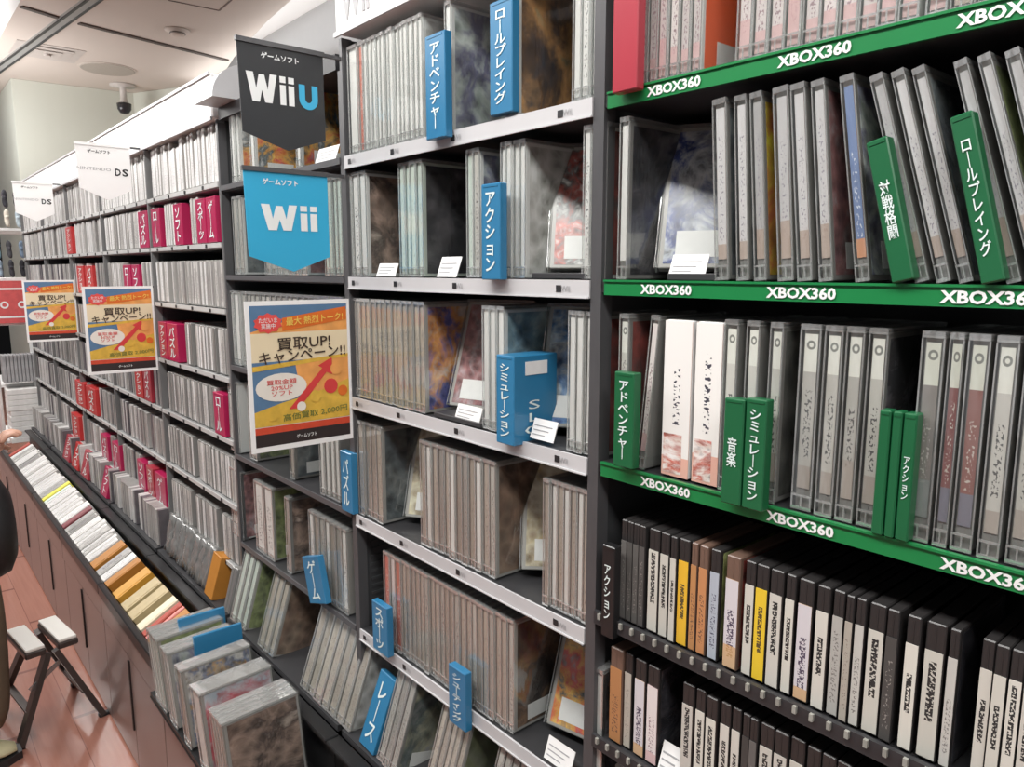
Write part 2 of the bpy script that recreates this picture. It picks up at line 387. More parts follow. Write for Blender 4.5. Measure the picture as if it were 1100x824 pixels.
obj('louvre', b, plain('diffuser_beige', (.52, .47, .43), .6), t)
b = bmesh.new(); tube(b, (0, 0, -.04), (0, 0, -.001), .03); obj('neck', b, plain('diffuser_beige', (.5, .45, .41)), t)
t = empty('smoke_detector', (-6.89, 2.17, ZC)); tag(t, 'small round smoke detector on the ceiling between the joints', 'detector')
b = bmesh.new(); lathe(b, [(.03, -.05), (.055, -.045), (.06, -.02), (.10, -.012), (.10, -.001)], 24); obj('housing', b, CEILM, t)
b = bmesh.new(); lathe(b, [(.062, -.036), (.064, -.03), (.062, -.026)], 24); obj('sensor_ring', b, plain('detector_dark', (.2, .17, .15)), t)
t = empty('security_camera', (-9.25, 2.3, ZC)); tag(t, 'small dome security camera hanging by the far wall corner', 'security camera')
b = bmesh.new(); lathe(b, [(.06, -.20), (.035, -.17), (.035, -.03), (.13, -.02), (.13, -.001)], 20); obj('mount', b, plain('camera_mount', (.6, .56, .52), .5), t)
b = bmesh.new(); lathe(b, [(.01, -.31), (.045, -.30), (.07, -.26), (.075, -.20), (.06, -.195)], 20); obj('dome', b, plain('camera_dome', (.03, .03, .035), .15), t)

# ------------------------------------------------------------------ racks
LV = [1.711, 1.488, 1.255, 1.015, .77, .565]
LX = [1.711, 1.488, 1.255, 1.045, .865, .65, .45]
LD = [1.723, 1.571, 1.3985, 1.216, 1.045, .863, .678, .565]
RIBM = plain('ribbed_dark_panel', (.05, .052, .055), .45, wob=.2)
def rack(i, levels, edge, label, style, top=1.92):
    xr, xl = XB[i], XB[i + 1]; w = xr - xl
    if style == 'ds': top = 1.874
    t = empty('display_rack', ((xl + xr) / 2, YF, 0)); tag(t, label, 'display rack')
    def at(bm, x0, y0, z0, x1, y1, z1, **k): bx(bm, x0 - t.location.x, y0 - YF, z0, x1 - t.location.x, y1 - YF, z1, **k)
    b = bmesh.new(); at(b, xl, YB - .01, .02, xr, YB, top); obj('back_panel', b, STEELD if style != 'ds' else STEELG, t)
    for k, x in enumerate((xl, xr)):
        s = 1 if k == 0 else -1
        b = bmesh.new(); xa, xb = (x, x + s * .004); at(b, min(xa, xb), YF + .02, .02, max(xa, xb), YB - .011, top)
        if i in (1, 2) or (i == 3 and k == 0):
            for q in range(90): zz = .5 + q * .0158; xx = x + s * .004; at(b, min(xx, xx + s * .002), YF + .03, zz, max(xx, xx + s * .002), YB - .02, zz + .006)
        obj('side_panel', b, RIBM, t)
        b = bmesh.new(); pw = .009 if style != 'ds' else .005; at(b, min(x, x + s * pw), YF - .002, .01, max(x, x + s * pw), YF + .019, top); obj('post', b, STEELG if style != 'ds' else plain('grey_ds_post', (.20, .20, .20), .35, metal=.2), t)
    for z in levels:
        b = bmesh.new(); at(b, xl + .0095, YF + .0 if z != .565 else .648, z - .016, xr - .0095, YB - .012, z - .002); sh = obj('shelf', b, STEELD if style != 'ds' else (plain('ds_shelf', (.30, .30, .30), .4, wob=.2) if z != .565 else STEELD), t)
        if edge is None or z == .565: continue
        b = bmesh.new(); th = .024 if style == 'wii' else (.019 if style == 'xbox' else .013)
        at(b, xl + .0095 if style != 'xbox' else xl + .016, YF - .004, z - th, xr - .0095, YF - .0005, z - .001)
        if style == 'xbox':
            at(b, xl + .016, YF - .006, z - .0025, xr - .0095, YF - .0005, z)
        if style == 'wii':
            at(b, xl + .0095, YF - .006, z - .0245, xr - .0095, YF - .0035, z - .0225)
            for fx in (.015, .165, .34, .575):
                X = xl + fx - t.location.x + .01
                bx(b, X, -.0048, z - .017, X + .010, -.0041, z - .008, 1)
                put_text(b, 'Wii', lambda a, c: Vector((X + .018 + a, -.0048, z - .0125 + c)), h=.008, mi=2, bold=.01)
        if style == 'xbox':
            for uu in ((698, 838, 1030) if z > 1.6 else (691, 826, 1012)):
                X = ux(uu, YF, z - .01) - t.location.x
                put_text(b, 'XBOX360', lambda a, c: Vector((X + .0365 + a, -.0052, z - .0105 + c)), w=.073, h=.0115, mi=1, bold=.035)
        if style == 'ds':
            for k in range(4):
                X = xl + .08 + k * .15 - t.location.x; bx(b, X, -.0056, z - .012, X + .012, -.0041, z - .003, 1)
        obj('edge_strip', b, [edge, INK if style == 'xbox' else INKB, INKG], sh)
    return t
GREYEDGE = plain('grey_shelf_edge', (.50, .50, .49), .35, wob=.1)
rack(0, LX[:3], GREEN, 'dark display rack with bright green shelf strips', 'xbox')
# the lower shelves of the green rack carry bare black edges
t = bpy.data.objects['display_rack']
for z in LX[3:]:
    b = bmesh.new(); x0 = XB[1] - t.location.x + .01; x1 = XB[0] - t.location.x - .01
    bx(b, x0, .0, z - .014, x1, .236, z - .002); sh = obj('shelf', b, STEELD, t)
    b = bmesh.new(); bx(b, x0, -.006, z - .014, x1, -.0005, z + .004)
    for k in range(34): xx = x0 + .01 + k * .0185; bx(b, xx, -.010, z - .004, xx + .004, -.0062, z + .004, 1)
    obj('edge_strip', b, [STEELD, plain('small_label_slip', (.30, .30, .27), .5, wob=.5, scale=60)], sh)
rack(1, LV, STEELW, 'dark display rack with white shelf edges under the grey Wii board', 'wii')
rack(2, LV, plain('dark_shelf_edge', (.09, .09, .095), .35), 'dark display rack behind the hanging pennants', 'wiiu', 1.865)
LAST = ['closest to the pennants', 'second from the pennants', 'third from the pennants', 'fourth from the pennants', 'at the far end of the wall']
for k in range(5): rack(3 + k, LD, GREYEDGE, 'narrow-shelved grey display rack, ' + LAST[k], 'ds')

# header boards over the racks
def header(i0, i1, z0, z1, mat, label, text=None, y=.69):
    t = empty('header_board', ((XB[i0] + XB[i1]) / 2, y, z0)); tag(t, label, 'header board')
    w = (XB[i0] - XB[i1]) / 2
    b = bmesh.new(); bx(b, -w + .003, 0, 0, w - .003, .22, z1 - z0, bevel=.004); obj('box', b, mat, t)
    b = bmesh.new(); bx(b, -w + .003, -.004, -.006, w - .003, .0, .002); bx(b, -w + .003, -.004, z1 - z0 - .004, w - .003, 0, z1 - z0 + .003); obj('frame', b, STEELW, t)
    if text:
        b = bmesh.new(); put_text(b, text, lambda a, c: Vector((-w + .078 + a, -.0012, .046 + c)), w=.10, h=.062, bold=.03); obj('lettering', b, INKG, t)
    return t
LIT = plain('white_header_board', (.88, .88, .87), .45, wob=.02)
header(1, 2, 1.925, 2.10, LIT, 'white header board with grey Wii lettering', 'Wii')
header(0, 1, 1.925, 2.10, LIT, 'white header board over the green-edged rack')
for k in range(5):
    header(3 + k, 4 + k, 1.878, 1.985, LIT, 'blank white header board over the narrow-shelved rack ' + LAST[k])
t = empty('light_canopy', (-1.64, .70, 1.90)); tag(t, 'curved pale grey canopy behind the black pennant', 'canopy')
b = bmesh.new(); n = 10; prof = [(.045 - .10 * math.cos(a), .085 * math.sin(a)) for a in [math.pi / 2 * k / n for k in range(n + 1)]]
for s0, s1 in (((-.315), -.19),):
    rows = []
    for x in (s0, s1):
        rows.append([b.verts.new((x, p[0], p[1])) for p in prof] + [b.verts.new((x, .2, .085)), b.verts.new((x, .2, 0))])
    m = len(rows[0])
    for k in range(m): b.faces.new((rows[0][k], rows[0][(k + 1) % m], rows[1][(k + 1) % m], rows[1][k]))
    b.faces.new(rows[0][::-1]); b.faces.new(rows[1])
obj('shell', b, plain('canopy_grey', (.55, .55, .56), .4), t)
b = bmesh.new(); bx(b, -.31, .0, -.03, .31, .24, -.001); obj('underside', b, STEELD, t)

# ------------------------------------------------------------------ game cases and dividers
def case_meshes(T, Hc, Dc, sleeve=True, labelz=(.03, .97), sw=.86):
    out = {}
    b = bmesh.new(); bx(b, 0, 0, 0, T, Dc, Hc, bevel=.0012)
    bx(b, T * .46, -.0004, .004, T * .54, .003, Hc - .004)     # the fold down the spine
    bx(b, T * .44, Dc - .002, .004, T * .56, Dc + .0004, Hc - .004)
    out['body'] = mesh(b, 'case_body')
    b = bmesh.new(); bx(b, T * (1 - sw) / 2, -.0011, Hc * labelz[0], T * (1 + sw) / 2, -.0005, Hc * labelz[1], uv=True); out['spine'] = mesh(b, 'spine_sheet')
    b = bmesh.new(); bx(b, T - .0001, .006, Hc * .03, T + .0004, Dc - .005, Hc * .97); out['cover'] = mesh(b, 'cover_sheet')
    b = bmesh.new(); bx(b, T + .0004, .028, Hc * .06, T + .0008, .092, Hc * .20); out['price'] = mesh(b, 'price_label')
    if sleeve:
        e = .0016
        b = bmesh.new(); bx(b, -e, -.003, 0, T + e, Dc + .002, Hc + .003, bevel=.0009); out['sleeve'] = mesh(b, 'sleeve')
        b = bmesh.new()
        bx(b, -e * 1.15, -.0042, 0, T + e * 1.15, -.0031, Hc * .018)
        bx(b, -e * 1.15, -.0042, Hc * .075, T + e * 1.15, -.0031, Hc * .086)
        for q in (0, .5, 1): xx = -e * 1.1 + (T + 2.2 * e - .0014) * q; bx(b, xx, -.0042, Hc * .019, xx + .0014, -.0031, Hc * .074)
        for q in (0, 1): xx = -e * 1.15 + (T + 2.3 * e - .0012) * q; bx(b, xx, -.0038, Hc * .09, xx + .0012, -.0028, Hc * .99)
        bx(b, -e, -.0038, Hc * .992, T + e, Dc * .98, Hc * 1.0 + .0042 - .0008 * 0)
        out['rib'] = mesh(b, 'sleeve_edges')
    return out
T0 = .0145
KIND = {
 'keep': case_meshes(T0, .187, .137),
 'xwide': case_meshes(T0, .187, .137, labelz=(.12, .97), sw=.78),
 'dark': case_meshes(T0, .136, .12, sleeve=False, labelz=(.02, .80), sw=.92),
 'box': case_meshes(T0, .187, .137, sleeve=False, labelz=(.004, .996), sw=.99),
 'ds': case_meshes(T0, .127, .12, sleeve=False, labelz=(.03, .97), sw=.8),
 'tall': case_meshes(T0, .148, .12, sleeve=False, labelz=(.03, .97), sw=.85),
}
KH = {'keep': .187, 'xwide': .187, 'dark': .136, 'box': .187, 'ds': .127, 'tall': .148}
NAMES = {'keep': 'game_case', 'xwide': 'game_case', 'dark': 'black_game_case', 'box': 'game_box', 'ds': 'handheld_game_case', 'tall': 'handheld_game_case'}
def put_case(kind, x, y, z, width, lean=0, right=False, body='white', spine='white', cover=None, label='', group=None, tilt=0, light=False, cat=None, sleevem=None):
    k = KIND[kind]; root = link(NAMES[kind], k['body'], BODY[body])
    sx = width / (T0 + (.0036 if 'sleeve' in k else .0004))
    root.scale = (sx, 1, 1)
    root.location = (x + .0016 * sx, y, z + .0006)
    if right and lean: root.location = (x, y, z + .0006 + math.sin(abs(lean)) * width * 0)
    root.rotation_euler = (-tilt, lean, 0)
    tag(root, label, cat or 'game case', group)
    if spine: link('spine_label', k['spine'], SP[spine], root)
    if cover:
        link('cover_sheet', k['cover'], ART[cover], root)
        if kind in ('keep', 'xwide') and R.random() < .6 and cover != 'plain' and abs(lean) < .3: link('price_label', k['price'], PAPER, root)
    if 'sleeve' in k and not light:
        s = link('clear_sleeve', k['sleeve'], sleevem or CLEAR, root); link('sleeve_rib', k['rib'], RIB, s)
    return root
def run(kind, u0, u1, n, z, label, y=None, top=None, spine='white', body='white', cover=None, sp_list=None, sleevem=None, h=None, tilt=0):
    """n cases filling image columns u0..u1 on the shelf at height z; top = column of the left edge's upper end if they lean"""
    y = YF + .008 if y is None else y
    hh = KH[kind]
    if kind == 'xwide' and body == 'white': body = 'grey'
    if top is None:
        xl, xr = ux(u0, y, z + hh / 2), ux(u1, y, z + hh / 2); lean = 0
    else:
        xl, xr = ux(u0, y, z), ux(u1, y, z)
        dx = ux(top, y, z + hh) - xl; lean = math.asin(max(-.7, min(.7, dx / hh)))
    p = (xr - xl) / n
    g = label + ' run' if n > 1 else None
    for i in range(n):
        w = p * {'keep': .94, 'xwide': .91}.get(kind, .93)
        zz = z; x = xl + p * i
        w *= math.cos(lean)
        if lean > 0: zz = z + math.sin(lean) * w     # leaning to the right: pivot is the lower right corner
        s = (sp_list[i % len(sp_list)] if sp_list else spine)
        cv = cover if i == n - 1 else ('plain' if R.random() < 0 else None)
        put_case(kind, x, y + R.uniform(-.002, .002), zz, w, lean, False, body, s, cv, label, g, sleevem=sleevem, tilt=tilt)
DIVM = {
 'blue': plain('blue_divider_plastic', (.026, .18, .35), .35, coat=.2, wob=.06),
 'green': plain('green_divider_plastic', (.012, .12, .045), .35, coat=.2, wob=.08),
 'red': plain('crimson_divider_plastic', (.38, .03, .05), .35, coat=.2, wob=.08),
 'magenta': plain('magenta_divider_plastic', (.40, .010, .075), .35, coat=.2, wob=.08),
 'black': plain('black_divider_plastic', (.015, .015, .016), .35, coat=.2, wob=.08),
 'orange': plain('orange_divider_board', (.46, .19, .03), .5, wob=.12, scale=40),
 'scarlet': plain('scarlet_divider_plastic', (.46, .03, .03), .4, wob=.1),
}
def divider(u0, u1, z, h, text, col, label, y=None, top=None, lowx=None, x=None, w=None, lean=None, depth=.014, tilt=0, face=None, size=.52):
    y = YF - .004 if y is None else y
    if x is None:
        zz = z if top is not None else z + h / 2
        xl, xr = ux(u0, y, zz), ux(u1, y, zz); w = xr - xl; x = xl
    if lean is None: lean = 0 if top is None else math.asin(max(-.7, min(.7, (ux(top, y, z + h) - x) / h)))
    root_b = bmesh.new(); bx(root_b, 0, 0, 0, w, depth, h, bevel=.0012); bx(root_b, w * .12, -.0006, h * .965, w * .88, .0, h * .985)
    r = obj('divider', root_b, DIVM[col]); r.location = (x, y, z + (math.sin(lean) * w if lean > 0 else 0)); r.rotation_euler = (-tilt, lean, 0)
    tag(r, label, 'divider')
    if text:
        b = bmesh.new(); n = len(text); hh = min(h * .82, n * w * size * 1.35)
        put_text(b, vert(text), lambda a, c: Vector((w / 2 + a, -.0008, h * .5 + c)), w=w * size, h=hh, bold=.015, line=.95)
        if face:
            obj('lettering', b, [plain('pale_divider_print', (.72, .82, .80), .5, wob=.02)], r); b = bmesh.new()
            put_text(b, vert(face), lambda a, c: Vector((w + .0008, depth * .45 + a, h * .30 + c)), w=.035, h=.05, bold=.0)
            obj('side_lettering', b, [MC['pale_divider_print']], r); b = bmesh.new(); bx(b, w + .0004, depth * .25, h * .78, w + .0012, depth * .75, h * .93); obj('price_label', b, PAPER, r); return r
        obj('lettering', b, [plain('pale_divider_print', (.72, .82, .80), .5, wob=.02), PAPER], r)
    return r
def card(u0, u1, z, label, y=None, w=.05, tiltx=.5, h=.024, x=None):
    """small white price card leaning on the shelf"""
    y = YF + .004 if y is None else y
    x0 = ux(u0, y, z + h / 2) if x is None else x; x1 = ux(u1, y, z + h / 2) if x is None else x + w
    b = bmesh.new(); bx(b, 0, 0, 0, x1 - x0, .0012, h)
    r = obj('price_card', b, PAPER); r.location = (x0, y, z + .001); r.rotation_euler = (-.35, 0, 0)
    tag(r, label, 'price card')
    b = bmesh.new()
    for q in range(3): bx(b, (x1 - x0) * .08, -.0005, h * (.2 + .22 * q), (x1 - x0) * (.6 + .12 * q), -.0001, h * (.25 + .22 * q))
    obj('printing', b, INKG, r)
def foot(u0, u1, z, label, y=None):
    """dark sloping rest on the shelf floor under a leaning case"""
    y = YF + .002 if y is None else y
    x0, x1 = ux(u0, y, z), ux(u1, y, z)
    b = bmesh.new(); bx(b, 0, 0, 0, x1 - x0, .11, .008, bevel=.001); r = obj('case_rest', b, STEELD); r.location = (x0, y, z); tag(r, label, 'shelf rest')

FLATC = clear_mat('flat_clear_film', gl=.02, rough=.25, haze=.02)
def face_out(uprev, z, cover, label, phi, y0=.752, spine='grey', tilt=20):
    """case turned to show its cover, tipped back on a dark rest"""
    x0 = ux(uprev, YF + .008, z + .09) + .006
    r = put_case('keep', x0, y0, z + .0088, .0178, -math.radians(tilt), False, 'pale', spine, cover, label, sleevem=FLATC)
    r.rotation_euler = (0, -math.radians(tilt), -math.radians(phi))
    b = bmesh.new(); bx(b, T0 + .0004, .02, .014, T0 + .0009, .092, .048); link('price_label', mesh(b, 'price_label'), PAPER, r)
W_ = 'white-edged rack'
# ---- white-edged rack, top shelf
Z = LV[0]
run('keep', 376, 387, 1, Z, 'pale game case at the left post, top shelf of the white-edged rack', spine='blank')
run('keep', 387, 392, 1, Z, 'thin red-spined game case on the top shelf below the Wii board', spine='red')
run('keep', 392, 457, 13, Z, 'pale game case in the even run below the grey Wii board', spine='blank', cover='plain')
divider(457, 478, Z - .012, .152, 'アドベンチャー', 'blue', 'blue genre divider right of the pale run on the top shelf', y=YF - .021)
run('keep', 480, 487, 1, Z, 'game case with teal and purple figures between the two upper blue dividers', spine='blank', cover='teal')
divider(526, 550, Z + .004, .150, 'ロールプレイング', 'blue', 'blue genre divider in front of the burnt tree cover', y=YF - .010)
run('keep', 551, 558, 1, Z, 'game case with a burnt orange tree cover, top shelf', spine='white', cover='tree')
run('keep', 617, 657, 4, Z, 'pale game case beside the tall crimson divider', spine='blank', sp_list=['blank', 'white', 'blank', 'green'], cover='plain')
divider(659, 686, Z - .008, .21, None, 'red', 'tall crimson divider standing over the post between the two near racks', y=YF - .021)
# second
Z = LV[1]
run('keep', 372, 380, 1, Z, 'bluish game case against the left post, second shelf of the white-edged rack', spine='green')
run('keep', 381, 397, 2, Z, 'white game case left of the brown cover, second shelf of the white-edged rack', cover='brown', sp_list=['white', 'blank'])
card(404, 424, Z, 'white price card below the brown cover, second shelf')
run('keep', 430, 457, 4, Z, 'pale green-white game case left of the black cover, second shelf', spine='green', cover='black', body='green')
card(469, 490, Z, 'price card below the black cover, second shelf', h=.034)
run('keep', 502, 518, 2, Z, 'pale game case behind the blue divider, second shelf of the white-edged rack', sp_list=['green', 'grey'], cover='teal')
divider(517, 537, Z - .002, .135, 'アクション', 'blue', 'blue genre divider on the second shelf of the white-edged rack', y=YF - .021)
run('keep', 539, 566, 4, Z, 'bright white game case left of the white cover with the tan patch', spine='blank', cover='plain')
face_out(567, Z, 'redwhite', 'game case tipped back to show its red and white cover, second shelf', 50, y0=.745)
run('keep', 629, 654, 3, Z, 'pale game case right of the red and white cover', sp_list=['white', 'blank', 'dark'], cover='darkred')
foot(571, 628, Z, 'dark case rest under the red and white case')
# third
Z = LV[2]
run('keep', 380, 459, 14, Z, 'clear-sleeved game case in the long even run left of the blue and orange fighters cover', spine='warm', cover='space', body='pale')
face_out(461, Z, 'purple', 'game case tipped back to show its purple-brown cover, third shelf', 74)
card(488, 514, Z + .004, 'white price card in front of the purple-brown cover', h=.026)
run('keep', 519, 543, 3, Z, 'pale game case left of the sea cover, third shelf', spine='blank', cover='whale')
divider(533, 552, Z - .006, .13, 'シミュレーション', 'blue', 'broad blue divider with a lettered side face, third shelf', y=YF - .021, face='SLG', depth=.085)
face_out(553, Z, 'blue', 'game case tipped back to show its blue crowd cover, third shelf', 60)
card(569, 594, Z + .004, 'white price card in front of the blue crowd cover', h=.03)
run('keep', 611, 648, 4, Z, 'bright game case right of the blue crowd cover, third shelf', spine='blank', cover='darkred', body='pale')
foot(466, 516, Z, 'dark case rest under the purple-brown case'); 
# fourth
Z = LV[3]
run('keep', 381, 413, 5, Z, 'clear-sleeved game case left of the dark figure cover, fourth shelf', spine='warm', cover='darkblue', body='pale')
face_out(414, Z, 'gold', 'sandy-coloured game case tipped back beside the dark figure cover, fourth shelf', 58)
run('keep', 454, 534, 12, Z, 'clear-sleeved game case in the run left of the sepia silhouettes cover', sp_list=['warm', 'blank', 'warm', 'grey'], cover='sepia', body='pale')
face_out(535, Z, 'gold', 'game case tipped back to show its sandy comic cover, fourth shelf', 46)
run('keep', 586, 642, 8, Z, 'clear-sleeved game case right of the sandy comic cover, fourth shelf', sp_list=['warm', 'blank'], cover='black', body='pale')
divider(646, 659, Z + .01, .125, 'アクション', 'black', 'black divider with white lettering at the right end of the fourth shelf', y=YF - .014)
# fifth
Z = LV[4]
divider(400, 416, Z - .002, .10, 'スポーツ', 'blue', 'blue divider at the left end of the fifth shelf, beside the red spines', y=YF - .021)
run('keep', 414, 433, 3, Z, 'reddish game case beside the blue divider, fifth shelf', sp_list=['red', 'pink', 'red'], body='pale')
run('keep', 433, 553, 21, Z, 'clear-sleeved game case in the longest run, left of the dark room cover, fifth shelf', sp_list=['warm', 'warm', 'grey'], cover='room', body='pale')
divider(482, 500, Z - .032, .105, 'シューティング', 'blue', 'blue divider hanging in front of the longest run, fifth shelf', y=YF - .021)
face_out(560, Z, 'fire', 'game case tipped back to show its orange comic cover, fifth shelf', 78, y0=.765)
run('keep', 636, 650, 1, Z, 'white-spined black game case at the right end of the fifth shelf', spine='blank', body='black', cover='black')
card(584, 612, Z, 'price card below the dark room cover, fifth shelf', h=.034)
# sixth: a leaning row
Z = LV[5]
divider(384, 399, Z + .0, .15, 'レース', 'blue', 'leaning blue divider on the bottom shelf by the post', y=.652, tilt=.34, lean=.06)
def lean_run(kind, u0, u1, n, z, label, dx, **k): run(kind, u0, u1, n, z, label, y=.656, tilt=math.radians(13 + dx * .25), **k)
lean_run('keep', 404, 424, 3, Z, 'grey game case leaning left of the grey head cover, bottom shelf', 22, spine='grey', cover='greyart', body='grey')
lean_run('keep', 452, 482, 5, Z, 'pale game case leaning left of the olive cover, bottom shelf', 20, spine='warm', cover='olive', body='pale')
lean_run('keep', 512, 540, 4, Z, 'olive-grey game case leaning at the middle of the bottom shelf', 16, spine='grey', cover='olive', body='grey')
lean_run('keep', 565, 610, 5, Z, 'game case leaning at the right of the bottom shelf', 16, spine='warm', cover='brown', body='pale')

# ---- rack behind the pennants
Z = LV[0]
run('keep', 250, 258, 2, Z, 'pale game case left behind the black pennant', spine='blank', cover='fire')
run('keep', 270, 275, 1, Z, 'game case with gold and red cover peeking out below the black pennant', spine='blank', cover='fire')
run('keep', 318, 323, 1, Z, 'white-spined game case with red heroes cover right of the black pennant', spine='blank', cover='fire')
card(338, 360, Z, 'price card below the red heroes cover', h=.03)
Z = LV[1]
run('keep', 252, 262, 2, Z, 'dark-backed game case left of the blue pennant', spine='grey', cover='darkblue')
run('keep', 285, 330, 7, Z, 'game case hidden behind the blue pennant', spine='grey', cover='purple')
run('keep', 349, 370, 4, Z, 'greenish game case just right of the blue pennant', spine='green', body='pale')
Z = LV[2]
run('keep', 247, 259, 2, Z, 'tall white game case between the rack post and the poster', spine='blank', body='white')
run('keep', 262, 372, 18, Z, 'game case mostly hidden by the large campaign poster', spine='grey', body='grey')
Z = LV[3]
run('keep', 248, 258, 2, Z, 'white game case at the rack post below the poster', spine='blank')
run('keep', 268, 276, 1, Z, 'game case with dark leafy cover below the poster', spine='grey', cover='leaf', body='grey')
run('keep', 311, 316, 1, Z, 'game case with dim grey cover below the poster', spine='warm', cover='darkblue', body='grey')
run('keep', 345, 366, 4, Z, 'whitish game case beside the small blue divider below the poster', spine='blank', body='pale')
divider(366, 378, Z + .0, .125, 'パズル', 'blue', 'slim blue divider beside the whitish cases below the poster', y=YF - .012)
Z = LV[4]
run('keep', 249, 262, 2, Z, 'grey game case with pictured spine by the rack post, fifth shelf behind the pennants', spine='grey', cover='purple')
run('keep', 275, 295, 2, Z, 'wide pale game case left of the green leaf cover', spine='white', cover='leaf', body='pale')
run('keep', 308, 313, 1, Z, 'game case with reddish brown cover, fifth shelf behind the pennants', spine='grey', cover='brown', body='grey')
run('keep', 334, 375, 7, Z, 'pale game case at the right of the fifth shelf behind the pennants', sp_list=['white', 'warm', 'grey'], body='pale')
divider(333, 352, Z - .01, .105, 'ゲーム', 'blue', 'leaning blue divider sticking out below the fifth shelf behind the pennants', top=324, y=YF - .021)
Z = LV[5]
lean_run('keep', 247, 262, 3, Z, 'greenish grey game case leaning near the orange box', 12, spine='green', cover='leaf', body='pale')
lean_run('keep', 276, 292, 3, Z, 'pale game case leaning left of the light brown cover', 16, spine='warm', cover='sepia', body='pale')
lean_run('keep', 322, 376, 7, Z, 'yellowish pale game case in the leaning row by the dark post', 26, spine='warm', cover='plain', body='pale')

# ---- green-edged rack, top
Z = LX[0]
run('keep', 688, 758, 6, Z, 'pinkish-footed game case left of the orange-red cover', spine='pink', cover='orange')
run('keep', 796, 1000, 10, Z, 'glossy game case right of the orange-red cover, top green shelf', spine='pink')
run('keep', 1006, 1180, 6, Z, 'glossy game case over the right end of the top green shelf', spine='pink', sp_list=['pink', 'clearlit'])
Z = LX[1]
run('xwide', 666, 677, 1, Z, 'game case with black cover at the post, second green-edged shelf', spine='blank', cover='black', y=YF + .003)
face_out(680, Z, 'bluewhite', 'game case tipped back to show a blue and white figure, second green-edged shelf', 62)
card(718, 757, Z + .004, 'white price card in front of the tipped-back dark case', h=.026)
foot(716, 768, Z, 'dark case rest under the tipped-back dark case')
run('xwide', 771, 787, 1, Z, 'bright clear-sleeved game case right of the tipped-back dark case', spine='clearlit', cover='darkblue', top=768)
run('xwide', 793, 807, 1, Z, 'second bright game case from the tipped-back dark case', spine='clearlit', cover='darkblue', top=790)
run('xwide', 812, 826, 1, Z, 'game case with yellow and orange cover', spine='clearlit', cover='yellow', top=807)
run('xwide', 839, 857, 1, Z, 'wide silvery game case right of the yellow cover', spine='clearlit', cover='darkblue', top=833)
run('xwide', 860, 877, 1, Z, 'silvery game case two places right of the yellow cover', spine='clearlit', top=852)
run('xwide', 882, 898, 1, Z, 'silvery game case three places right of the yellow cover', spine='clearlit', top=873, cover='purple')
run('xwide', 921, 938, 1, Z, 'leaning blue-spined game case left of the first green divider', spine='blue', top=904, cover='teal')
divider(958, 982, Z, .128, '対戦格闘', 'green', 'dark green divider lettered for fighting games', top=930, y=YF - .012)
for k, (a, c, tp, lb) in enumerate([(986, 1003, 938, 'leaning game case just right of the fighting divider'), (1009, 1026, 961, 'leaning game case two right of the fighting divider'), (1032, 1049, 982, 'leaning game case left of the role-playing divider')]):
    run('xwide', a, c, 1, Z, lb, spine='clearlit', top=tp, cover='darkblue' if k == 2 else None)
divider(1054, 1080, Z, .140, 'ロールプレイング', 'green', 'dark green divider lettered for role-playing games', top=1020, y=YF - .012)
for k, (a, c, tp, lb) in enumerate([(1083, 1101, 1027, 'leaning game case just right of the role-playing divider'), (1112, 1130, 1054, 'leaning game case two right of the role-playing divider'), (1140, 1160, 1082, 'leaning game case cut by the right edge, second green shelf')]):
    run('xwide', a, c, 1, Z, lb, spine='clearlit', top=tp, cover='leaf' if k == 1 else None)
Z = LX[2]
divider(659, 680, Z + .005, .118, 'アドベンチャー', 'green', 'dark green divider over the post between the near racks', y=YF - .02)
run('xwide', 666, 677, 1, Z, 'game case behind the green divider at the post', spine='xbox', cover='darkred', y=YF + .003)
run('xwide', 686, 695, 1, Z, 'thin striped game case leaning left of the white boxes', spine='pink', top=702, sleevem=CLEARD)
run('box', 710, 742, 1, Z, 'white box set with a red-haired drawn figure at its foot', spine='limited', body='white')
run('box', 743, 774, 1, Z, 'white box set with an orange-red foot', spine='limited', body='white')
run('xwide', 777, 793, 1, Z, 'white-headed game case above the first of two green dividers', spine='xbox', sleevem=CLEARD)
divider(776, 797, Z - .004, .115, '音楽', 'green', 'green divider right of the white box sets', y=YF - .021, size=.5)
run('xwide', 800, 815, 1, Z, 'white-headed game case above the simulation divider', spine='xbox', sleevem=CLEARD)
divider(799, 821, Z - .004, .118, 'シミュレーション', 'green', 'green divider lettered for simulation games', y=YF - .021)
run('xwide', 826, 841, 1, Z, 'white-headed game case left of the dark ring cover', spine='xbox', cover='disc')
run('xwide', 856, 880, 1, Z, 'wide white-spined game case right of the dark ring cover', spine='xbox')
run('xwide', 883, 904, 1, Z, 'white-headed game case second from the dark ring cover', spine='xbox')
run('xwide', 905, 926, 1, Z, 'white-headed game case third from the dark ring cover', spine='xbox')
run('xwide', 928, 950, 1, Z, 'white-headed game case left of the dark gap, third green shelf', spine='xbox', cover='black')
for k, (a, c, s) in enumerate([(940, 952, 'leftmost of the three thin green dividers'), (954, 964, 'middle of the three thin green dividers'), (966, 980, 'rightmost of the three thin green dividers')]):
    divider(a, c, Z + .001, .118, 'アクション' if k == 2 else None, 'green', s, y=YF - .010)
run('xwide', 984, 1011, 1, Z, 'white-headed grey game case right of the three thin dividers', spine='xboxgrey', body='grey')
run('xwide', 1013, 1030, 1, Z, 'narrow maroon-spined game case, third green-edged shelf', spine='xboxred', body='grey')
run('xwide', 1032, 1058, 1, Z, 'wide maroon-spined game case, third green-edged shelf', spine='xboxred', body='grey')
run('xwide', 1062, 1089, 1, Z, 'white-spined game case near the right edge, third green-edged shelf', spine='xbox')
run('xwide', 1092, 1120, 1, Z, 'bold-lettered white-spined game case cut by the right edge', spine='xbox')
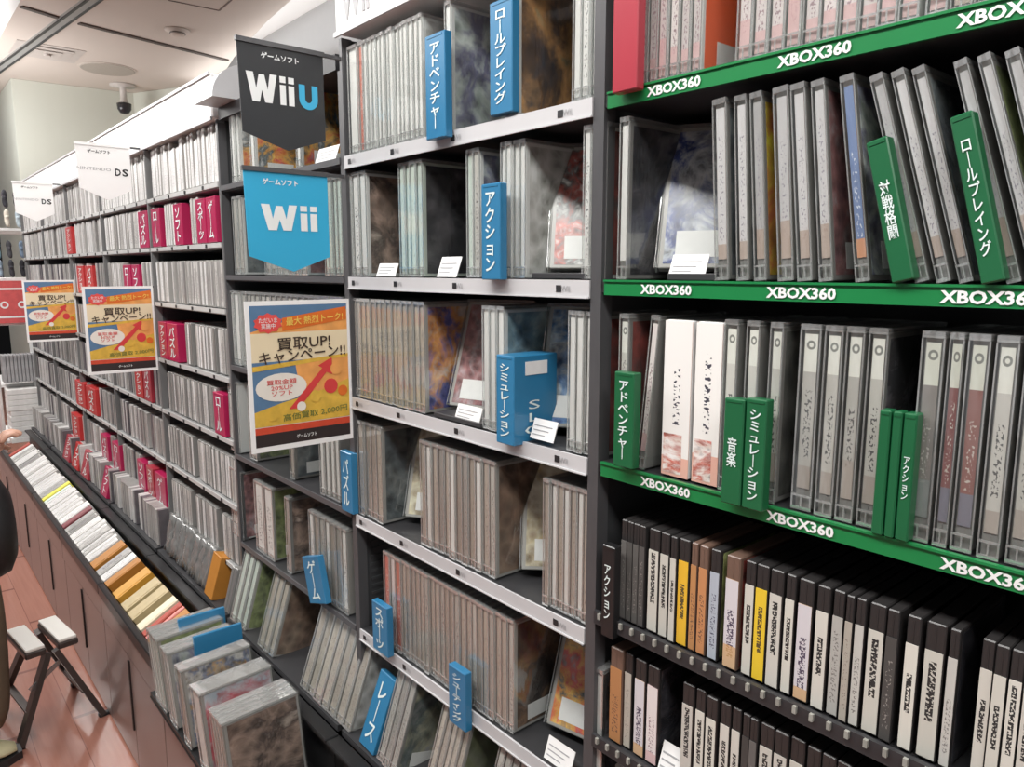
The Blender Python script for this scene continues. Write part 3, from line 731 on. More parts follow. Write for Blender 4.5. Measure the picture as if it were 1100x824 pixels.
# drawn figures printed at the foot of the two white box sets
for o in [o for o in bpy.data.objects if o.name.startswith('game_box')]:
    b = bmesh.new(); bx(b, T0 * .06, -.0014, .004, T0 * .74, -.0012, .052)
    link('printed_figure', mesh(b, 'figure_print'), art_mat('printed_red_hair_figure', [(.75, .73, .70), (.45, .10, .07), (.80, .74, .70), (.35, .32, .34)], 40), o)
# black case shelves
Z = LX[3]
K = 'dark'
def dk(u0, u1, z, spine, label, n=1, body='black', cover=None, kind='dark'): run(kind, u0, u1, n, z, label, spine=spine, body=body, cover=cover)
dk(666, 692, Z, 'dark', 'dark-spined case at the left end of the upper black shelf', n=4)
dk(694, 706, Z, 'label', 'cream-labelled black case, leftmost on the upper black shelf')
dk(707, 717, Z, 'label', 'slim cream-labelled black case left of the first yellow one')
dk(719, 726, Z, 'label', 'narrow cream label touching the first yellow case')
dk(726, 738, Z, 'yellow', 'first yellow-labelled black case from the post')
dk(740, 747, Z, 'orange', 'narrow brown-labelled case beside the first yellow one', body='brown')
dk(748, 758, Z, 'orange', 'orange-brown case between the yellow-labelled cases', body='brown')
dk(760, 771, Z, 'bluegrey', 'blue-grey labelled case between the yellow-labelled cases', cover='leaf')
dk(777, 793, Z, 'lilac', 'lilac-labelled case with a golden foot', body='brown', cover='darkred')
dk(797, 808, Z, 'label', 'cream-labelled case touching the second yellow one')
dk(808, 822, Z, 'yellow', 'second yellow-labelled black case from the post')
for k, (a, c, l) in enumerate([(823, 838, 'just right of the second yellow one'), (840, 851, 'two right of the second yellow one'), (853, 870, 'three right of the second yellow one'), (873, 888, 'four right of the second yellow one'), (890, 903, 'five right of the second yellow one'), (905, 914, 'six right of the second yellow one'), (915, 926, 'seven right of the second yellow one'), (928, 947, 'eight right of the second yellow one')]):
    dk(a, c, Z, ['label', 'label', 'lilac', 'label', 'grey', 'warm', 'grey', 'label'][k], 'cream-labelled black case, ' + l)
dk(948, 962, Z, 'dark', 'black case with faint white signs in the dark gap')
dk(968, 984, Z, 'label', 'cream-labelled black case right of the dark gap')
dk(987, 1010, Z, 'label', 'wide cream-labelled black case right of the dark gap')
dk(1013, 1025, Z, 'grey', 'grey-labelled black case right of the dark gap', cover='black')
dk(1046, 1110, Z, 'label', 'cream-labelled black case at the right edge of the upper black shelf', n=4)
Z = LX[4]
dk(654, 668, Z, 'orange', 'orange-yellow case at the left end of the lower black shelf', body='brown')
dk(669, 677, Z, 'warm', 'pale case beside the orange-yellow one, lower black shelf')
dk(680, 692, Z, 'lilac', 'lilac-grey case left of the small tag, lower black shelf')
dk(693, 706, Z, 'pink', 'pinkish case left of the dark cover, lower black shelf', cover='black')
card(706, 728, Z, 'crumpled grey price card on the lower black shelf', h=.04)
for k, (a, c, l) in enumerate([(730, 743, 'leftmost cream label right of the grey card'), (744, 755, 'second cream label right of the grey card'), (757, 769, 'third cream label right of the grey card'), (771, 782, 'fourth cream label right of the grey card'), (783, 793, 'fifth cream label right of the grey card')]):
    dk(a, c, Z, 'label', 'black case on the lower black shelf, ' + l)
dk(795, 812, Z, 'dark', 'dark-labelled black case on the lower black shelf', n=2)
dk(813, 860, Z, 'label', 'cream-labelled black case near the bottom of the picture', n=3)
dk(862, 1000, Z, 'dark', 'dark case at the bottom edge, lower black shelf', n=8)

# ---- narrow-shelved racks: small handheld game cases
ORD = ['top', 'second', 'third', 'fourth', 'fifth', 'sixth', 'seventh', 'lowest']
DSU = {  # dividers by level index: (u0,u1,colour)
 1: [(150, 160, 'magenta'), (164, 173, 'magenta'), (188, 197, 'magenta'), (212, 222, 'magenta'), (223, 233, 'magenta'), (72, 78, 'scarlet')],
 2: [(134, 142, 'magenta'), (143, 151, 'magenta'), (84, 91, 'scarlet'), (93, 101, 'scarlet')],
 3: [(172, 180, 'magenta'), (181, 192, 'magenta')],
 4: [(231, 242, 'magenta'), (146, 154, 'scarlet'), (155, 163, 'red')],
 5: [(82, 92, 'scarlet'), (94, 104, 'scarlet')],
 7: [(78, 85, 'red'), (88, 95, 'scarlet'), (98, 106, 'red'), (120, 127, 'magenta')],
 6: [(149, 157, 'magenta'), (159, 166, 'red'), (168, 179, 'magenta'), (78, 86, 'scarlet'), (110, 117, 'magenta'), (122, 130, 'magenta')],
}
BAYN = ['rack closest to the pennants', 'second rack from the pennants', 'third rack from the pennants', 'fourth rack from the pennants', 'far end rack']
stuff = bmesh.new(); stuff_n = 0
PLACE = ['left', 'middle', 'right']
def far_case(x, y, z, w, h, mi, tilt=0):
    bx(stuff, x, y, z, x + w, y + .11, z + h, mi, uv=True)
for lv in range(8):
    z = LD[lv]; dv = []
    for j, (a, c, col) in enumerate(sorted(DSU.get(lv, []))):
        x0, x1 = ux(a, YF + .0, z + .06), ux(c, YF + .0, z + .06)
        dv.append((x0 - .003, x1 + .003))
        bay = next(k for k in range(5) if XB[4 + k] <= (x0 + x1) / 2)
        nm = {'magenta': 'magenta', 'scarlet': 'scarlet', 'red': 'crimson'}[col]
        same = [q for q in sorted(DSU[lv])]
        divider(0, 0, z + .001, .118, ['アクション', 'パズル', 'ロール', 'ソフト', 'スポーツ', 'ゲーム'][j % 6], col,
                '%s divider, %s divider from the far end of the %s narrow shelf' % (nm, ['first', 'second', 'third', 'fourth', 'fifth', 'sixth'][j], ORD[lv]) if len(same) > 1 else nm + ' divider, %s narrow shelf' % ORD[lv], y=YF - .003 if lv < 7 else .650, tilt=0 if lv < 7 else .25, x=x0, w=x1 - x0, lean=0, depth=.11)
    for bay in range(5):
        if lv == 7 and bay == 0:
            x = -2.17
            for q in range(7):
                w = R.uniform(.05, .068); x -= w
                b = bmesh.new(); bmesh.ops.create_cube(b, size=1); bmesh.ops.subdivide_edges(b, edges=b.edges[:], cuts=5, use_grid_fill=True)
                for v in b.verts:
                    v.co = Vector((v.co.x * w * .93, v.co.y * .11, v.co.z * .125)) + Vector((R.uniform(-.0035, .0035), R.uniform(-.004, .004), R.uniform(-.004, .004)))
                    v.co += Vector((w / 2, .055, .0675))
                for f in b.faces: f.smooth = True
                r = obj('wrapped_pack', b, plain('crinkled_grey_film', (.17, .17, .165), .22, coat=.6, wob=.5, scale=50, bump=1)); r.location = (x, .657, z + .002); r.rotation_euler = (-.25, R.uniform(-.08, .08), 0)
                tag(r, 'dark grey pack of cases wrapped in crinkled film on the lowest shelf', 'pack', 'film-wrapped packs on the lowest shelf')
        xr, xl = XB[3 + bay] - .007, XB[4 + bay] + .007
        x = xr
        h0 = .127
        while x > xl + .02:
            w = R.uniform(.0155, .0185) if lv > 0 else R.uniform(.017, .020)
            if R.random() < .06: x -= R.uniform(.012, .05); continue
            if any(a < x and c > x - w for a, c in dv): x = min(a for a, c in dv if a < x and c > x - w) - .001; continue
            if lv == 7 and bay == 0 and x < -2.0: break; continue
            if x - w < xl: break
            kind = 'tall' if lv == 0 else 'ds'
            if kind == 'tall' and R.random() < .45: kind = 'ds'
            sp = 'dswhite' if (lv <= 1 or R.random() < .2) else 'ds'
            if lv == 1 and R.random() < .5: sp = 'ds'
            indiv = bay == 0 or (bay == 1 and lv in (0, 1, 2))
            if indiv:
                put_case(kind, x - w, (YF + .008 if lv < 7 else .656) + R.uniform(-.003, .003), z, w, R.choice([0, 0, 0, .03]) if lv < 7 else .04, False, 'pale' if lv <= 1 else ('grey' if lv > 2 else 'pale'), sp, None,
                         'small %s handheld game case, %s narrow shelf, %s' % ('whitish' if lv <= 1 else 'grey', ORD[lv], BAYN[bay]), 'handheld cases, %s shelf, %s' % (ORD[lv], BAYN[bay]), cat='game case', tilt=0 if lv < 7 else .25)
            else:
                far_case(x - w, (YF + .008 if lv < 7 else .662) + R.uniform(-.003, .003), z + .001, w * .92, .127 if kind == 'ds' else .14, R.choice([0, 0, 1, 2, 3]) if lv > 1 else R.choice([0, 1, 1, 2]))
                stuff_n += 1
            x -= w
st = obj('handheld_game_cases', stuff, [plain('handheld_case_grey', (.28, .27, .26), .3, wob=.25, scale=40), plain('handheld_case_pale', (.58, .57, .56), .3, wob=.2, scale=40), SP['ds'], plain('handheld_case_dark', (.12, .11, .12), .3, wob=.3, scale=40)])
st['kind'] = 'stuff'; tag(st, 'grey and whitish handheld game cases filling the far racks', 'game cases')
# orange box on the lowest shelf next to the rack post
divider(0, 0, .566, .125, None, 'orange', 'orange box standing upright by the black tray edge', x=ux(219, .65, .566), w=.062, lean=.05, y=.650, depth=.12, tilt=.27)

# ------------------------------------------------------------------ base cabinets with the case tray
CABM = plain('brown_grey_laminate', (.22, .165, .15), .32, coat=.25, wob=.12, scale=3)
CABM2 = plain('brown_grey_laminate_apron', (.19, .145, .13), .32, coat=.25, wob=.12, scale=3)
BLK = plain('black_tray_plastic', (.012, .012, .013), .35, wob=.3)
YC = .475
for i in range(1, 8):
    xr, xl = XB[i], XB[i + 1]; 
    t = empty('base_cabinet', ((xl + xr) / 2, YC, 0))
    tag(t, ['brown laminate base cabinet below the bottom edge of the picture', 'brown laminate base cabinet below the leaning white cases', 'brown laminate base cabinet beside the step stool', 'brown laminate base cabinet behind the step stool', 'brown laminate base cabinet beyond the step stool', 'brown laminate base cabinet by the customer\'s bag', 'farthest brown laminate base cabinet'][i - 1], 'cabinet')
    w = (xr - xl) / 2 - .0015
    b = bmesh.new(); bx(b, -w, .006, .0, w, .172, .405); obj('carcass', b, CABM2, t)
    for s in (-1, 1):
        b = bmesh.new(); bx(b, s * w / 2 - w / 2 + .002, -.002, .012, s * w / 2 + w / 2 - .002, .0055, .366, bevel=.0015); d = obj('door', b, CABM, t)
        if s == -1:
            b = bmesh.new(); bx(b, w * -.0 - .020, -.007, .13, -.006, -.0022, .355, bevel=.002); obj('handle', b, BLK, d)
    near = i <= 2
    b = bmesh.new(); bx(b, -w, -.006, .373, w, .0055, .405 if near else .452, bevel=.002); obj('apron', b, CABM2, t)
    if near:
        b = bmesh.new(); bx(b, -w, -.032, .4055, w, -.002, .4125, bevel=.002); obj('tray_lip', b, BLK, t)
    else:
        b = bmesh.new(); bx(b, -w, -.012, .453, w, .008, .490, bevel=.003); obj('tray_lip', b, BLK, t)
    b = bmesh.new()
    bx(b, -w, -.030 if near else .009, .4126, w, .172, .422)                       # tray floor
    bx(b, -w, .160, .422, w, .172, .545); bx(b, -w, .140, .538, w, .172, .548, bevel=.002)
    obj('tray', b, BLK, t)
    b = bmesh.new(); bx(b, -w, .03, .0, w, .04, .01); obj('plinth', b, BLK, t)
# tilted small cases and dividers in the far tray
TL = math.radians(60)
TRAY = {'white': plain('tray_case_white', (.74, .73, .70), .35, wob=.15, scale=60), 'grey': plain('tray_case_grey', (.42, .41, .39), .35, wob=.2, scale=60), 'orange': DIVM['orange'], 'yelorange': plain('yellow_orange_board', (.62, .31, .04), .5, wob=.15, scale=40),
        'beige': plain('beige_board', (.50, .40, .22), .5, wob=.2, scale=60), 'cream': plain('cream_board', (.78, .70, .52), .5, wob=.1, scale=60), 'red': plain('red_board', (.42, .06, .035), .5, wob=.1),
        'pink': plain('pink_board', (.70, .25, .22), .5, wob=.1), 'yellow': plain('lemon_board', (.80, .75, .10), .5, wob=.1), 'mint': plain('mint_board', (.68, .78, .70), .5, wob=.1), 'maroon': plain('maroon_board', (.22, .05, .06), .5, wob=.1)}
def tray_item(u0, u1, col, label, group=None, h=.122, d=.062):
    x0, x1 = ux(u0, YC + .012, .492), ux(u1, YC + .012, .492)
    w = x1 - x0
    if col not in ('white', 'grey'): w *= .84
    b = bmesh.new(); bx(b, 0, 0, 0, w * .94, d, h, bevel=.001)
    if col in ('white', 'grey'): bx(b, w * .42, -.0003, .003, w * .52, .002, h - .003)
    r = obj('tray_case' if col in ('white', 'grey') else 'tray_divider', b, TRAY[col]); r.location = (x0, YC + .012, .482); r.rotation_euler = (-TL, 0, 0)
    tag(r, label, 'game case' if col in ('white', 'grey') else 'divider', group)
    b = bmesh.new(); bx(b, w * .12, -.0012, h * .06, w * .82, -.0002, h * .94, uv=True); link('spine_label', mesh(b, 'tray_label'), SP['dswhite'] if col == 'white' else (SP['ds'] if col == 'grey' else TRAY[col]), r)
items = [(96, 101.5, 'orange', 'thick orange divider farthest along the tray'), (102.5, 106.5, 'grey', None), (107, 110.8, 'white', None), (111.5, 116, 'orange', 'slim orange divider in the middle of the tray'), (120, 126.5, 'yelorange', 'bright yellow-orange divider in the tray'),
         (129, 136, 'beige', 'mottled beige divider beside the bright one'), (136.3, 143.5, 'beige', 'mottled beige divider with a brown edge'), (146, 151.5, 'cream', 'cream divider left of the red one in the tray'), (151.8, 155.4, 'red', 'dark red divider in the tray'), (155.6, 157.6, 'pink', 'thin pink divider between the red and orange ones'), (157.8, 163, 'orange', 'orange divider next to the tall white cases')]
for a, c, col, lb in items: tray_item(a, c, col, lb or 'small case between two orange dividers in the tray', None if lb else 'cases between the orange dividers')
u = 9.0; seq = 0
while u < 94:
    w = (u + 140) ** 2 / 660 * R.uniform(.024, .058)
    col = R.choice(['white', 'white', 'white', 'grey']); lb = 'whitish case tilted back in the far part of the tray'; g = 'cases in the far tray'
    if seq == 0: col, lb, g = 'red', 'red divider at the far end of the tray', None
    if 44 < u and not any(k == 'y' for k in IN): IN['y'] = 1; col, lb, g = 'yellow', 'lemon yellow divider in the far tray', None
    elif 'y' in IN and 'm' not in IN: IN['m'] = 1; col, lb, g = 'mint', 'pale mint divider beside the yellow one', None
    elif u > 64 and 'r' not in IN: IN['r'] = 1; col, lb, g = 'maroon', 'maroon divider among the whitish tray cases', None
    tray_item(u, u + w * R.uniform(.8, .96), col, lb, g, h=R.choice([.122, .122, .115, .128])); u += w; seq += 1

# tall cases leaning back in the near tray, spines towards the aisle
def near_case(utop, width, label, spine, cover=None, body='pale', lean=-.07, kind='keep', y=.452, z=.4225, group=None):
    h = KH[kind]; xt = ux(utop, y, z + h * math.cos(lean)); x = xt - h * math.sin(lean)
    put_case(kind, x, y, z, width, lean, False, body, spine, cover, label, group, tilt=-.05).scale.y = 1.15
for ut, w, lb, sp, cv in [(163, .032, 'thick pale green game case, farthest of the tall upright ones in the tray', 'green', None), (166.3, .032, 'thick pale green game case, second of the tall upright ones', 'green', None), (169.6, .034, 'thick pale green game case, third of the tall upright ones', 'green', 'leaf'),
                          (178, .028, 'whitish game case before the first blue tray divider', 'warm', None), (181.2, .030, 'white game case touching the first blue tray divider', 'blank', 'teal'), (193.5, .045, 'thick grey street-scene game case between the two blue tray dividers', 'warm', 'toon'),
                          (210.5, .060, 'very thick white game case with pale blue and red cover in the tray', 'blank', 'bluered'),
                          (231, .022, 'cream game case in front of the pale blue cover', 'warm', None), (234.2, .022, 'second cream game case before the pale blue cover', 'warm', None), (237.4, .022, 'third cream game case before the pale blue cover', 'warm', None), (240.6, .022, 'game case with brown and red cover, nearest of the tall upright ones', 'warm', 'brown'), (345, .02, 'white game case standing alone at the bottom edge', 'blank', 'plain')]:
    near_case(ut, w, lb, sp, cv)
for ut, nm, yy in ((190.2, 'first blue divider standing between the tall upright cases', .50), (206.5, 'second blue divider, before the pale blue cover', .50)):
    h = .208; xt = ux(ut, yy, .425 + h); lean = -.07
    divider(0, 0, .428, h, None, 'blue', nm, x=xt + h * math.sin(.07), w=.010, lean=lean, y=yy, depth=.115)

# ------------------------------------------------------------------ hanging signs
def sgn(a, c, dx=0): return Vector((dx, a, c))
def arm(parent, z, y0, y1):
    b = bmesh.new(); bar(b, (-.003, y0, z), (-.003, y1, z), .006, .006); obj('bracket', b, STEELG, parent)
def pennant(x, z0, w, h, apex, mat, label, kind):
    t = empty('pennant', (x, .505, z0)); tag(t, label, 'pennant')
    pts = [(0, 0), (w, 0), (w, -h), (w * .54, -apex), (.003, -h)][::-1]
    b = bmesh.new(); poly(b, pts, lambda a, c: sgn(a, c, 0), 0, 1, lambda a, c: sgn(a, c, -.002)); obj('board', b, mat, t)
    b = bmesh.new(); bx(b, -.004, -.002, -.004, .003, w + .002, .004); obj('top_rail', b, STEELG if kind != 'ds' else LIT, t)
    arm(t, .0, w, .205)
    f = lambda ox, oz: (lambda a, c: sgn(ox + a, oz + c, .0008))
    b = bmesh.new(); put_text(b, 'ゲームソフト', f(w * (.42 if kind != 'wiiu' else .48), -.020), w=w * (.42 if kind != 'wiiu' else .44), h=.011, bold=.03); obj('lettering', b, INKB if kind == 'ds' else INK, t)
    def wii(ox, oz, s, sx):
        # heavy W and two dotted bars, each letter a piece of its own
        def P(b, pts): poly(b, [(ox + p[0] * sx, oz + p[1] * s) for p in pts], lambda a, c: sgn(a, c, .0009))
        b = bmesh.new(); P(b, [(0, 1), (.2, 0), (.46, 0), (.56, .42), (.66, 0), (.92, 0), (1.12, 1), (.86, 1), (.77, .45), (.66, .95), (.46, .95), (.35, .45), (.26, 1)][::-1]); obj('letter', b, INK, t)
        for k in (0, 1):
            b = bmesh.new(); X = 1.22 + .32 * k; P(b, [(X, 0), (X + .22, 0), (X + .22, .70), (X, .70)]); P(b, [(X, .78), (X + .22, .78), (X + .22, 1), (X, 1)]); obj('letter', b, INK, t)
    if kind == 'wiiu':
        wii(.013, -.098, .048, .049)
        b = bmesh.new(); s = .04; n = 10; out_ = [(0, 1), (0, .42)] + [(.5 - .5 * math.cos(math.pi * k / n), .42 - .42 * math.sin(math.pi * k / n)) for k in range(1, n)] + [(1, .42), (1, 1), (.68, 1), (.68, .45)] + [(.5 + .18 * math.cos(math.pi * k / n), .45 - .17 * math.sin(math.pi * k / n)) for k in range(1, n)] + [(.32, .45), (.32, 1)]
        for i in range(len(out_) // 2 - 0):
            j = len(out_) - 1 - i
            if i + 1 < j: poly(b, [(.108 + out_[q][0] * s * .9, -.100 + out_[q][1] * s * 1.05) for q in (i, i + 1, j - 1, j)], lambda a, c: sgn(a, c, .0009))
        obj('blue_letter', b, plain('sky_blue_print', (.05, .42, .68), .5, wob=.02), t)
    elif kind == 'wii':
        wii(.028, -.104, .045, .060)
    else:
        b = bmesh.new(); put_text(b, 'NINTENDO', f(w * .31, -.072), w=w * .62, h=.009, bold=.0); obj('lettering', b, INKG, t)
        for k, ch in enumerate('DS'):
            b = bmesh.new(); put_text(b, ch, f(w * (.75 + .14 * k), -.078), w=w * .115, h=.022, bold=.03); obj('letter', b, INKB, t)
BLACKB = plain('black_pennant_board', (.028, .030, .033), .45, wob=.1)
BLUEB = plain('sky_blue_pennant_board', (.035, .40, .66), .45, wob=.03)
WHITEB = plain('white_pennant_board', (.88, .88, .87), .5, wob=.02)
pennant(-1.305, 1.885, .157, .150, .175, BLACKB, 'black pennant reading Wii U hanging above the blue one', 'wiiu')
pennant(-1.305, 1.674, .157, .150, .177, BLUEB, 'sky blue pennant reading Wii', 'wii')
pennant(-2.615, 1.878, .150, .130, .165, WHITEB, 'white pennant with thin DS lettering, nearer of two', 'ds')
pennant(-3.925, 1.878, .150, .130, .165, WHITEB, 'white pennant with thin DS lettering, farther of two', 'ds')

def poster_parts():
    W, Hp = .204, .275
    P = {}
    def layer(k): return .0010 + .0004 * k
    def quad(b, a0, c0, a1, c1, k, mi=0): poly(b, [(a0 * W, c0 * Hp), (a1 * W, c0 * Hp), (a1 * W, c1 * Hp), (a0 * W, c1 * Hp)], lambda a, c: sgn(a, c, layer(k)), mi)
    def pl(b, pts, k, mi=0): poly(b, [(p[0] * W, p[1] * Hp) for p in pts], lambda a, c: sgn(a, c, layer(k)), mi)
    b = bmesh.new(); bx(b, -.001, 0, 0, .0008, W, Hp); P['board'] = (mesh(b, 'board'), [LIT])
    b = bmesh.new()
    quad(b, .04, .60, .97, .79, 0, 0)            # cream field
    pl(b, [(.04, .97), (.97, .97), (.97, .93), (.55, .90), (.04, .80)][::-1], 0, 1)   # blue sky
    pl(b, [(.04, .80), (.55, .90), (.97, .93), (.97, .79), (.04, .79)][::-1], 0, 2)   # orange glow
    quad(b, .04, .17, .97, .60, 0, 1)            # blue lower picture
    pl(b, [(.52, .17), (.97, .17), (.97, .60), (.44, .57)], 0.5, 2)
    pl(b, [(.04, .54), (.97, .60), (.97, .62), (.04, .575)][::-1], 1, 3)
    pl(b, [(.04, .17), (.97, .17), (.97, .44), (.60, .36), (.30, .32), (.04, .27)], 1, 3)  # yellow ground
    quad(b, .04, .12, .97, .165, 0, 4); quad(b, .04, .035, .97, .12, 0, 5)
    pl(b, [(.33, .80), (.96, .86), (.96, .95), (.33, .885)], 2, 6)     # orange banner
    n = 20; st = [(.20 + (.135 if k % 2 else .115) * math.cos(2 * math.pi * k / n), .855 + (.068 if k % 2 else .056) * math.sin(2 * math.pi * k / n)) for k in range(n)]
    pl(b, st, 3, 7)
    n = 24; ov = [(.30 + .24 * math.cos(2 * math.pi * k / n), .425 + .095 * math.sin(2 * math.pi * k / n)) for k in range(n)]
    pl(b, ov, 2, 8)
    pl(b, [(.36, .27), (.46, .27), (.74, .50), (.80, .48), (.80, .60), (.66, .55), (.70, .53)], 3, 9)     # red arrow
    for (cx, cy, r, mi) in ((.84, .52, .06, 2), (.78, .40, .07, 9), (.62, .34, .055, 3), (.20, .24, .05, 3), (.48, .28, .045, 8), (.90, .36, .05, 6)):
        m = 14; pl(b, [(cx + r * math.cos(2 * math.pi * k / m), cy + r * .75 * math.sin(2 * math.pi * k / m)) for k in range(m)], 4, mi)
    cols = [plain('poster_cream', (.80, .68, .46), .5, wob=.04), plain('poster_blue', (.10, .20, .34), .5, wob=.2, scale=30), plain('poster_orange_glow', (.80, .36, .10), .5, wob=.3, scale=40), plain('poster_yellow', (.70, .44, .06), .5, wob=.3, scale=50), plain('poster_red_strip', (.62, .07, .03), .5, wob=.2, scale=60), plain('poster_black', (.03, .02, .02), .5), plain('poster_banner_orange', (.72, .16, .02), .5, wob=.15, scale=40), plain('poster_burst_red', (.75, .08, .07), .5, wob=.2, scale=60), plain('poster_oval_white', (.82, .78, .70), .5, wob=.06), plain('poster_arrow_red', (.66, .05, .05), .5, wob=.1)]
    P['picture'] = (mesh(b, 'picture'), cols)
    b = bmesh.new()
    F_ = lambda ox, oz, k=5, sk=.0: (lambda a, c: sgn(ox * W + a, oz * Hp + c + a * sk, layer(k)))
    put_text(b, '買取UP!', F_(.53, .715, sk=.03), w=.52 * W, h=.085 * Hp, bold=.012, mi=0)
    put_text(b, 'キャンペーン!!', F_(.52, .635, sk=.04), w=.84 * W, h=.085 * Hp, bold=.012, mi=0)
    put_text(b, '最大 熱烈トーク!', F_(.645, .872, sk=.06), w=.56 * W, h=.055 * Hp, bold=.01, mi=1)
    put_text(b, 'ただいま\n実施中', F_(.20, .855), w=.17 * W, h=.07 * Hp, bold=.005, mi=2)
    put_text(b, '買取金額\n20%UP\nソフト', F_(.30, .425), w=.28 * W, h=.11 * Hp, bold=.005, mi=3)
    put_text(b, '高価買取 2,000円', F_(.62, .225, sk=.05), w=.64 * W, h=.05 * Hp, bold=.005, mi=4)
    put_text(b, 'ゲームソフト', F_(.52, .078), w=.20 * W, h=.028 * Hp, bold=.02, mi=2)
    P['lettering'] = (mesh(b, 'poster_text'), [plain('poster_text_brown', (.05, .03, .02), .5), plain('poster_text_yellow', (.85, .62, .12), .5), INK, MC['poster_arrow_red'], plain('poster_text_green', (.10, .16, .04), .5)])
    return P
PP = poster_parts()
def poster(x, y0, z0, label, rot=0):
    t = empty('campaign_poster', (x, y0, z0), (rot, 0, 0)); tag(t, label, 'poster')
    for k in ('board', 'picture', 'lettering'): link(k, PP[k][0], PP[k][1], t)
    b = bmesh.new(); bar(b, (-.004, .19, .272), (-.004, .21, .272), .006, .006); obj('bracket', b, STEELG, t)
poster(-1.305, .494, 1.170, 'large yellow campaign poster hanging below the blue pennant')
poster(-2.615, .490, 1.174, 'smaller-looking campaign poster halfway along the narrow-shelved racks')
poster(-3.925, .505, 1.180, 'campaign poster farthest down the aisle')

# ------------------------------------------------------------------ folding step stool
t = empty('step_stool', (-2.80, .318, 0), (0, 0, .13)); tag(t, 'dark folding step stool with two white pads on the wood floor', 'step stool')
DK = plain('stool_dark_steel', (.085, .07, .065), .35, metal=.5, wob=.1); PADM = plain('stool_white_pad', (.84, .82, .77), .6, wob=.03)
for s in (-1, 1):
    b = bmesh.new(); bx(b, -.105, -.027, .292, .105, .027, .303, bevel=.004, seg=2); o = obj('pad', b, PADM, t); o.location = (0, s * .047, 0)
    b = bmesh.new(); bx(b, -.108, -.030, .270, .108, .030, .2915, bevel=.004); o = obj('step_frame', b, DK, t); o.location = (0, s * .047, 0)
for s in (-1, 1):
    for e in (-1, 1):
        b = bmesh.new(); bar(b, (e * .092, s * .012, .268), (e * .135, s * .122, .008), .018, .034, upv=(1, 0, 0)); lg = obj('leg', b, DK, t)
        b = bmesh.new(); bx(b, e * .135 - .010, s * .125 - .016, 0, e * .135 + .010, s * .125 + .016, .012, bevel=.002); obj('foot_cap', b, INKB, lg)
    b = bmesh.new(); bar(b, (-.118, s * .082, .10), (.118, s * .082, .10), .022, .008); obj('crossbar', b, DK, t)
b = bmesh.new(); bar(b, (.112, -.075, .17), (.10, .03, .235), .005, .014); obj('brace', b, plain('stool_bright_steel', (.6, .6, .6), .25, metal=.9), t)

# ------------------------------------------------------------------ person at the left edge
def skin(name, pts, edges, rad, mat, parent=None, sub=2, root=0):
    me = bpy.data.meshes.new(name); me.from_pydata([Vector(p) for p in pts], edges, []); me.update()
    o = bpy.data.objects.new(name, me); COL.objects.link(o)
    sm = o.modifiers.new('Skin', 'SKIN'); sm.use_smooth_shade = True
    if not me.skin_vertices: pass
    dat = me.skin_vertices[0].data
    for i, r in enumerate(rad):
        dat[i].radius = (r, r) if isinstance(r, (int, float)) else r; dat[i].use_root = (i == root)
    s = o.modifiers.new('Subdivision', 'SUBSURF'); s.levels = sub; s.render_levels = sub
    me.materials.append(mat)
    if parent: o.parent = parent
    return o
px, py = -2.72, .03
SKINM = plain('skin', (.62, .36, .26), .5, wob=.08, scale=40)
per = empty('person', (px, py, 0)); tag(per, 'person in blue sleeves and khaki trousers reaching towards the tray', 'person')
# body (faces +y, weight over the feet, right arm reaching forward to the tray)
bp = [(0, .02, .93), (0, .02, 1.10), (0, .04, 1.28), (0, .05, 1.40), (0, .055, 1.47), (0, .075, 1.56), (0, .08, 1.62),
      (.17, .04, 1.39), (.20, .10, 1.15), (.16, .15, 1.00), (.11, .175, .965),
      (-.17, .04, 1.39), (-.22, .05, 1.13), (-.21, .12, .90), (-.20, .15, .83),
      (.09, .03, .88), (.10, .07, .50), (.10, .02, .10), (.10, .11, .04),
      (-.09, .03, .88), (-.10, .06, .50), (-.10, .00, .10), (-.10, .09, .04)]
be = [(0, 1), (1, 2), (2, 3), (3, 4), (4, 5), (5, 6), (3, 7), (7, 8), (8, 9), (9, 10), (3, 11), (11, 12), (12, 13), (13, 14), (0, 15), (15, 16), (16, 17), (17, 18), (0, 19), (19, 20), (20, 21), (21, 22)]
br = [(.14, .10), (.13, .10), (.15, .10), (.09, .08), .05, (.072, .09), (.065, .08), .055, .042, .032, .024, .055, .042, .032, .024, .08, .055, .038, .03, .08, .055, .038, .03]
# fingers and thumb of the reaching hand are chains of the same surface
h0 = Vector((.11, .175, .965)); base_i = 10
palm = [h0 + Vector((-.010, .026, .016)), h0 + Vector((-.014, .048, .032))]
bp += palm; br += [(.034, .016), (.036, .014)]; be += [(10, len(bp) - 2), (len(bp) - 2, len(bp) - 1)]
pi = len(bp) - 1
body = skin('body', bp, be, br, SKINM, per)
fing = empty
def finger(parent, base, dirs, r, mat):
    pts = [Vector(base)]
    for d in dirs: pts.append(pts[-1] + Vector(d))
    return skin('finger', pts, [(i, i + 1) for i in range(len(pts) - 1)], [r * (1 - .12 * i) for i in range(len(pts))], mat, parent, 2)
pb = palm[1]
for k, L_ in enumerate((.9, 1.05, 1.0, .8)):
    ox = -.027 + .018 * k
    finger(body, pb + Vector((ox, -.012, 0)), [(-.002 * (1.5 - k), .022 * L_, .020), (0, .022 * L_, .004), (0, .014 * L_, -.010)], .0092, SKINM)
finger(body, palm[0] + Vector((-.028, -.012, -.002)), [(-.020, .016, -.004), (-.010, .024, -.006), (-.002, .016, -.008)], .0105, SKINM)
b = bmesh.new()
for e in (-.028, .028): lathe(b, [(.002, -.010), (.010, -.006), (.012, 0), (.010, .006), (.002, .010)], 12, 0, (e, .160, 1.60))
